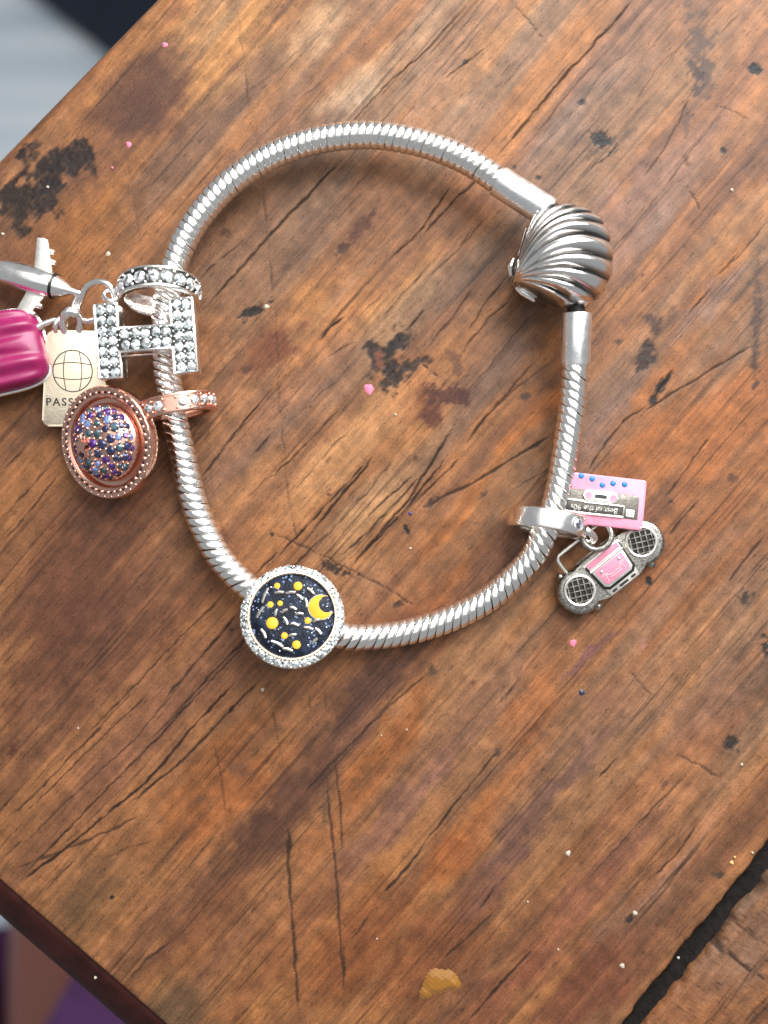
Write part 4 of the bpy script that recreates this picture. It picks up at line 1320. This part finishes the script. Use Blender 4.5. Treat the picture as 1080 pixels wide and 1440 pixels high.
add_prism(bm, star, -.4, .14, .05)
part('star', bm, M['rose'], dc, frame(p, n, (1, 0, 0)))

# ------------------------------------------------------------------ night sky disc charm
sm_ = frame(W(411, 866, 5.6), (.07, .27, .96), (1, 0, 0))
ns = thing('night_sky_charm', 'round dark blue enamel charm with yellow moon and dots in a crystal rim', 'charm', sm_)
bm = bmesh.new()
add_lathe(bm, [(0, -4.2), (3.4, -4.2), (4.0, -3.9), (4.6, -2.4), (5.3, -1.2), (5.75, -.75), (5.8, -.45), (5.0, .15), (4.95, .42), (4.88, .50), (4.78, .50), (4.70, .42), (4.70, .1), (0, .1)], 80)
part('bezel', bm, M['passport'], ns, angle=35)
bm = bmesh.new()
add_lathe(bm, [(4.69, .12), (4.6, .22), (3.0, .27), (0, .29)], 64)
part('enamel_face', bm, M['navy'], ns, angle=None)
bm = bmesh.new()
NS = 34
for i in range(NS):
    a = 2 * math.pi * i / NS
    d = Vector((math.cos(a), math.sin(a), 0))
    crystal(ns, d * 5.43 + Vector((0, 0, -.08)), d * .6 + Vector((0, 0, .8)), .52, 'clear_gem', .3)
    d2 = Vector((math.cos(a + math.pi / NS), math.sin(a + math.pi / NS), 0))
    add_ball(bm, d2 * 5.10 + Vector((0, 0, .26)), .15, 8, 6)
    add_ball(bm, d2 * 5.66 + Vector((0, 0, -.22)), .14, 8, 6)
part('bead_prongs', bm, M['silver'], ns)
def nsxy(u, v):
    return ((u - 411) / 12.65, (866 - v) / 12.65)
for (u, v, r_) in [(388.7, 824, 4.3), (418, 824, 6.3), (380, 851, 4.5), (393.6, 849, 4), (383.5, 877, 8.5), (433, 873, 4.7), (401, 894.5, 4.7), (418, 907, 6)]:
    x, y = nsxy(u, v)
    bm = bmesh.new(); add_ball(bm, (0, 0, 0), r_ / 12.65, 20, 10, .16)
    dot = part('enamel_dot', bm, M['yellow'], ns, T(x, y, .27))
x, y = nsxy(451, 854)
outer = [(1.36 * math.cos(R(a)), 1.36 * math.sin(R(a))) for a in range(52, 329, 12)]
inner = [(.74 + .98 * math.cos(R(a)), .24 + .98 * math.sin(R(a))) for a in range(300, 72, -12)]
bm = bmesh.new(); add_prism(bm, outer + inner, .0, .12, .04)
part('crescent_moon', bm, M['yellow'], ns, T(x, y, .26) @ Matrix.Rotation(R(8), 4, 'Z'))
bm = bmesh.new(); add_tube(bm, [(p[0] * 1.04, p[1] * 1.04, .06) for p in outer] + [(p[0], p[1], .06) for p in inner], .045, 6, closed=True)
part('moon_outline', bm, M['dash'], ns, T(x, y, .26) @ Matrix.Rotation(R(8), 4, 'Z'))
# plain short silver dashes scattered over the enamel
for (u, v, ang, ln) in [(372, 838, 70, 22), (392, 834, 5, 13), (408, 834, 8, 14), (421, 840, -40, 11), (430, 848, -80, 13), (366, 862, 60, 18), (400, 860, 30, 10), (412, 856, -20, 10), (421, 864, 0, 11),
                        (402, 874, -60, 12), (415, 879, -15, 12), (372, 892, -60, 14), (434, 884, -12, 13), (448, 888, -45, 12), (443, 902, 50, 11), (391, 906, -25, 18), (406, 914, -15, 14), (436, 831, -40, 12), (445, 873, 20, 10), (388, 862, 80, 10), (412, 894, 10, 11)]:
    x, y = nsxy(u, v)
    L = ln * 1.08 / 12.65
    bm = bmesh.new()
    add_tube(bm, [(-L / 2, -.05, -.04), (-L / 2 + .08, -.02, .05), (0, .05, .07), (L / 2 - .08, -.02, .05), (L / 2, -.05, -.04)], [.11, .18, .22, .18, .11], 8)
    part('silver_dash', bm, M['dash'], ns, T(x, y, .25) @ Matrix.Rotation(R(ang), 4, 'Z'))
bm = bmesh.new()
for i in range(26):
    a, rr_ = random.uniform(0, 6.28), 4.2 * math.sqrt(random.random())
    add_ball(bm, (rr_ * math.cos(a), rr_ * math.sin(a), .28), random.uniform(.05, .10), 6, 4)
part('silver_dots', bm, M['silver'], ns)

# ------------------------------------------------------------------ cassette and boombox
b3 = thing('plain_ring_charm', 'plain polished silver ring with one flush crystal around the chain by the cassette', 'charm', frame(W(770, 735, 4.4), (-.17, -.975, .10), (1, -.17, 0)))
ring_band(b3, 'band', 4.4, 3.5, 2.2, M['silver'])
aa = R(-50)
d = Vector((math.cos(R(52)), math.sin(R(52)), 0))
if (b3.matrix_basis.to_3x3() @ d).z < 0:
    d.y = -d.y
crystal(b3, d * 4.38, d, .68, 'flush_gem', 0.02)
bm = bmesh.new()
add_torus(bm, .78, .14, 24, 8, Matrix(((1, 0, 0, 0), (0, 1, 0, 0), (0, 0, 1, 0), (0, 0, 0, 1))))
part('stone_collar', bm, M['silver'], b3, frame(d * 4.38, d, (0, 0, 1)))
bm = bmesh.new()
inv = b3.matrix_basis.inverted()
add_tube(bm, [loc(p, inv) for p in catmull([W(817, 742, 4.6), W(828, 748, 4.7), W(836, 756, 4.0), W(830, 764, 2.8), W(818, 758, 2.6)], 6)], .42, 10)
part('loop', bm, M['silver'], b3)
bm = bmesh.new()
jm = frame(W(839, 753, 3.4), (-.22, .1, .97), (1, 0, 0))
add_torus(bm, 1.62, .36, 36, 10)
o = part('jump_ring', bm, M['antique'], b3, b3.matrix_basis.inverted() @ jm)

ck = thing('cassette_pendant', 'pink enamel cassette tape pendant with blue dots beside the chain', 'pendant', frame(W(849, 705, 3.3), (.0, .07, .997), (1, -.115, 0)))
bm = bmesh.new()
add_prism(bm, rrect(9.1, 5.75, .35, 3), -.75, .55, .14)
part('cassette_body', bm, M['pink'], ck)
bm = bmesh.new()
add_prism(bm, [(-4.5, 1.02), (3.55, 1.02), (3.85, .72), (3.85, -1.75), (-4.5, -1.75)], .3, .60, .05)
part('silver_panel', bm, M['dark_antique'], ck)
bm = bmesh.new()
add_prism(bm, rrect(4.0, 1.25, .62, 6, -.55, .42), .5, .82, .08)
pill = part('reel_window', bm, M['silver_warm'], ck)
for x in (-1.95, .85):
    bm = bmesh.new(); add_prism(bm, circle(.40, 18), 0, .05)
    part('reel', bm, M['pink'], pill, T(x, .42, .815))
bm = bmesh.new(); add_prism(bm, rrect(1.35, .44, .05, 2), 0, .03)
part('tape_slot', bm, M['black'], pill, T(-.55, .42, .815))
bm = bmesh.new()
lx0, lx1, ly0, ly1 = -4.4, 2.15, -1.62, -.42
add_prism(bm, rrect(lx1 - lx0, ly1 - ly0, .05, 2, (lx0 + lx1) / 2, (ly0 + ly1) / 2), .5, .68, .03)
tl = part('title_bar', bm, M['oxide'], ck)
bm = bmesh.new()
add_tube(bm, [(lx0, ly0, .68), ((lx0 + lx1) / 2, ly0 - .06, .68), (lx1, ly0, .68), (lx1, (ly0 + ly1) / 2, .68), (lx1, ly1, .68), (-2.2, ly1 + .02, .68), (-2.5, ly1 + .14, .68), (lx0, ly1 + .14, .68)], .13, 8, closed=True)
part('title_frame', bm, M['silver_warm'], tl)
text_part('lettering', 'Best of the 90s', .88, M['antique'], tl, T((lx0 + lx1) / 2 - .02, (ly0 + ly1) / 2, .68) @ Matrix.Rotation(math.pi, 4, 'Z'), .02, bold=.012, spacing=1.0)
bm = bmesh.new()
add_prism(bm, rrect(.95, .85, .12, 3, 2.92, -1.12), .5, .76, .05)
fc = part('smile_badge', bm, M['silver_warm'], ck)
for x in (2.68, 3.16):
    bm = bmesh.new(); add_prism(bm, circle(.085, 10), 0, .02)
    part('eye', bm, M['black'], fc, T(x, -1.30, .755))
bm = bmesh.new()
add_tube(bm, [(2.64, -1.00, .765), (2.75, -.88, .765), (2.92, -.84, .765), (3.09, -.88, .765), (3.20, -1.00, .765)], .05, 6)
part('mouth', bm, M['black'], fc)
for (u, v) in ((-36, 35.5), (-20.5, 33), (-5.5, 26), (9, 30), (25, 30.5)):
    bm = bmesh.new(); add_ball(bm, (0, 0, 0), .34, 16, 8, .35)
    part('blue_dot', bm, M['blue'], ck, T(u / 12.25 , v / 12.25 - .35, .55))
for (x, y) in ((4.3, 2.6), (4.3, -2.6)):
    bm = bmesh.new(); add_ball(bm, (x, y, .52), .16, 8, 6, .6)
    part('corner_stud', bm, M['silver'], ck)

bx_ = thing('boombox_pendant', 'antique silver and pink boombox pendant with two round mesh speakers', 'pendant', frame(W(856, 795, 1.4), (-.02, -.04, 1), (.78, .63, -.0)) @ Matrix.Diagonal((.96, .97, 1, 1)))
q = 1 / 12.2
def polar_arc(cx, cy, r, a0, a1, n=10):
    return [(cx + r * math.cos(R(a0 + (a1 - a0) * i / n)), cy + r * math.sin(R(a0 + (a1 - a0) * i / n))) for i in range(n + 1)]
out = polar_arc(57 * q, -3 * q, 34 * q, -112, 118, 16) + [(32 * q, 22 * q)] + [(-32 * q, 22 * q)] + polar_arc(-57 * q, -3 * q, 34 * q, 62, 292, 16) + [(-32 * q, -28 * q), (32 * q, -28 * q)]
bm = bmesh.new()
add_prism(bm, out, -1.3, .85, .55, 4)
part('case', bm, M['antique'], bx_, angle=50)
for sx in (-1, 1):
    bm = bmesh.new()
    add_torus(bm, 21.5 * q, .20, 36, 8)
    spk = part('speaker', bm, M['silver_warm'], bx_, T(sx * 57 * q, 0, .95))
    bm = bmesh.new()
    add_lathe(bm, [(21 * q, -.2), (21 * q, -.05), (0, -.02)], 32)
    part('speaker_cone', bm, M['oxide'], spk)
    for d_ in range(-2, 3):
        h_ = math.sqrt(max(0, (20.5 * q) ** 2 - (d_ * .66) ** 2))
        bm = bmesh.new(); add_tube(bm, [(d_ * .66, -h_, .03), (d_ * .66, 0, .13), (d_ * .66, h_, .03)], .105, 6)
        part('mesh_wire', bm, M['antique'], spk, Matrix.Rotation(R(-25), 4, 'Z'))
        bm = bmesh.new(); add_tube(bm, [(-h_, d_ * .66, .05), (0, d_ * .66, .15), (h_, d_ * .66, .05)], .105, 6)
        part('mesh_wire', bm, M['antique'], spk, Matrix.Rotation(R(-25), 4, 'Z'))
    bm = bmesh.new()
    add_ball(bm, (sx * 50 * q, -37 * q, -.3), .62, 14, 9)
    part('foot', bm, M['antique'], bx_)
    bm = bmesh.new()
    add_ball(bm, (sx * 66 * q, 31 * q, -.2), .42, 12, 8)
    part('knob', bm, M['antique'], bx_)
bm = bmesh.new()
trap = [(-33 * q, 25 * q), (-26 * q, -35 * q), (26 * q, -35 * q), (33 * q, 25 * q)]
add_prism(bm, trap, .3, 1.15, .12)
deck = part('tape_deck', bm, M['silver_warm'], bx_)
bm = bmesh.new()
add_prism(bm, [(-32.0 * q, 21 * q), (-29 * q, -20 * q), (-22 * q, -26 * q), (22 * q, -26 * q), (29 * q, -20 * q), (32.0 * q, 21 * q)], 1.10, 1.19, .02)
part('deck_groove', bm, M['oxide'], deck)
bm = bmesh.new()
add_prism(bm, [(-29 * q, 23 * q), (-25.5 * q, -17.5 * q), (-20 * q, -22 * q), (20 * q, -22 * q), (25.5 * q, -17.5 * q), (29 * q, 23 * q)], 1.12, 1.32, .06)
part('deck_door', bm, M['silver_warm'], deck)
bm = bmesh.new(); add_prism(bm, [(-28 * q, 23.5 * q), (-27.3 * q, 15 * q), (27.3 * q, 15 * q), (28 * q, 23.5 * q)], 1.3, 1.38, .02)
part('pink_strip', bm, M['pink'], deck)
bm = bmesh.new(); add_tube(bm, [(-29.5 * q, 11.5 * q, 1.36), (29.5 * q, 11.5 * q, 1.36)], .2, 10)
part('deck_bar', bm, M['silver_warm'], deck)
bm = bmesh.new(); add_prism(bm, [(-24.5 * q, 8 * q), (-22 * q, -14.5 * q), (-18.5 * q, -18 * q), (18.5 * q, -18 * q), (22 * q, -14.5 * q), (24.5 * q, 8 * q)], 1.3, 1.38, .02)
part('pink_window', bm, M['pink'], deck)
bm = bmesh.new()
for pl in ([(-20, -3), (-13, -3), (-9, -8), (9, -8), (13, -3), (20, -3)], [(-13, -3), (-16, -14)], [(13, -3), (16, -14)], [(-10, -12), (10, -12)]):
    add_tube(bm, [(p[0] * q, p[1] * q, 1.385) for p in pl], .05, 6)
part('window_lines', bm, M['silver_warm'], deck)
for x in (-16, 16):
    bm = bmesh.new(); add_ball(bm, (x * q, 2.5 * q, 1.38), .22, 10, 7, .6)
    part('deck_button', bm, M['silver'], deck)
for (x, w_) in ((-17, 8), (0, 16), (17, 8)):
    bm = bmesh.new(); add_prism(bm, rrect(w_ * q, 3.4 * q, 1.6 * q, 4), 0, .03)
    part('key_slot', bm, M['oxide'], deck, T(x * q, -30.5 * q, 1.145))
bm = bmesh.new()
add_tube(bm, [(-55 * q, 30 * q, -.1), (-55 * q, 44 * q, .1), (-54 * q, 53 * q, .2), (-49 * q, 57 * q, .2), (0, 57 * q, .2), (49 * q, 57 * q, .2), (54 * q, 53 * q, .2), (55 * q, 44 * q, .1), (55 * q, 30 * q, -.1)], .24, 10)
part('handle', bm, M['silver_warm'], bx_)
bm = bmesh.new()
add_torus(bm, .75, .22, 22, 8, Matrix.Translation((6 * q, 60 * q, .6)) @ Matrix.Rotation(R(80), 4, 'Y'))
part('loop', bm, M['antique'], bx_)

# ------------------------------------------------------------------ beyond the table: a navy mat on the floor and a seated person
M['navy_cloth'] = enamel('navy_cloth', L4(14, 24, 42), .85, coat=0, scale=120, mottle=.3, bump=.4)
bm = bmesh.new()
add_prism(bm, rrect(900, 700, 70, 8), 0, 45, 18, 3)
mat_ = part('floor_cushion', bm, M['navy_cloth'], None, T(-68, 718, -750) @ Matrix.Rotation(R(-38), 4, 'Z'))
mat_['label'] = 'dark navy blue cushion on the pale floor beyond the table edge'
mat_['category'] = 'cushion'
def skin():
    m, nt, b = new_mat('skin')
    b.inputs['Base Color'].default_value = L4(134, 80, 66)
    b.inputs['Roughness'].default_value = .5
    b.inputs['Subsurface Weight'].default_value = .15
    b.inputs['Subsurface Radius'].default_value = (.008, .003, .0015)
    tc = node(nt, 'ShaderNodeTexCoord'); nz = node(nt, 'ShaderNodeTexNoise'); nz.inputs['Scale'].default_value = 300
    nt.links.new(tc.outputs['Object'], nz.inputs['Vector'])
    bp = node(nt, 'ShaderNodeBump'); bp.inputs['Strength'].default_value = .2; bp.inputs['Distance'].default_value = .0005
    nt.links.new(nz.outputs['Fac'], bp.inputs['Height']); nt.links.new(bp.outputs['Normal'], b.inputs['Normal'])
    return m
M['skin'] = skin()
M['purple_cloth'] = enamel('purple_cloth', L4(112, 66, 124), .85, coat=0, scale=60, mottle=.25, bump=.6)
ps = thing('person', 'seated person in purple skirt with a bare leg showing below the table edge', 'person', T(0, -380, -750))
# lower body, seated: pelvis at the back, thighs towards the table, shins down to the floor
JO = {'pel': (30, -60, 525), 'wai': (30, -110, 700), 'hl': (-55, -40, 515), 'kl': (-78, 300, 520), 'al': (-80, 290, 90), 'tl': (-86, 400, 40),
      'hr': (105, -40, 515), 'kr': (128, 300, 520), 'ar': (125, 290, 90), 'tr': (130, 400, 40)}
RA = {'pel': 130, 'wai': 115, 'hl': 88, 'kl': 58, 'al': 36, 'tl': 34, 'hr': 88, 'kr': 58, 'ar': 36, 'tr': 34}
ED = [('pel', 'wai'), ('pel', 'hl'), ('hl', 'kl'), ('kl', 'al'), ('al', 'tl'), ('pel', 'hr'), ('hr', 'kr'), ('kr', 'ar'), ('ar', 'tr')]
ks = list(JO)
me = bpy.data.meshes.new('body')
me.from_pydata([Vector(JO[k_]) * S for k_ in ks], [(ks.index(a), ks.index(b_)) for a, b_ in ED], [])
bo_ = link('body', me, M['skin'], ps)
md = bo_.modifiers.new('Skin', 'SKIN')
for i, k_ in enumerate(ks):
    me.skin_vertices[0].data[i].radius = (RA[k_] * S, RA[k_] * S)
me.skin_vertices[0].data[0].use_root = True
sd = bo_.modifiers.new('Subdivision', 'SUBSURF'); sd.levels = 2; sd.render_levels = 2
for p in me.polygons:
    p.use_smooth = True
# skirt: a sleeve of cloth over both thighs whose hem slants across the left knee
bm = bmesh.new()
rows = []
nA = 64
for j in range(17):
    t = j / 16
    row = []
    for i in range(nA):
        a = 2 * math.pi * i / nA
        x = 10 + math.cos(a) * (158 + 5 * math.sin(9 * a + 4 * t) * t)
        hem = min(max(235 + (x + 97) * 1.78, 215 - (x + 148) * 1.3), 320)   # the hem slants back towards the left
        y = -200 + (hem + 200) * t
        z = 520 + math.sin(a) * (72 + 45 * (1 - t) + 3 * math.sin(8 * a) * t)
        if math.sin(a) < 0:
            z = 520 + math.sin(a) * (80 + 120 * t)
        row.append(bm.verts.new((x, y, z)))
    rows.append(row)
for a_, b_ in zip(rows[:-1], rows[1:]):
    for i in range(nA):
        j2 = (i + 1) % nA
        bm.faces.new((a_[i], a_[j2], b_[j2], b_[i]))
sk = part('skirt', bm, M['purple_cloth'], ps, angle=None)
so = sk.modifiers.new('Solidify', 'SOLIDIFY'); so.thickness = .004
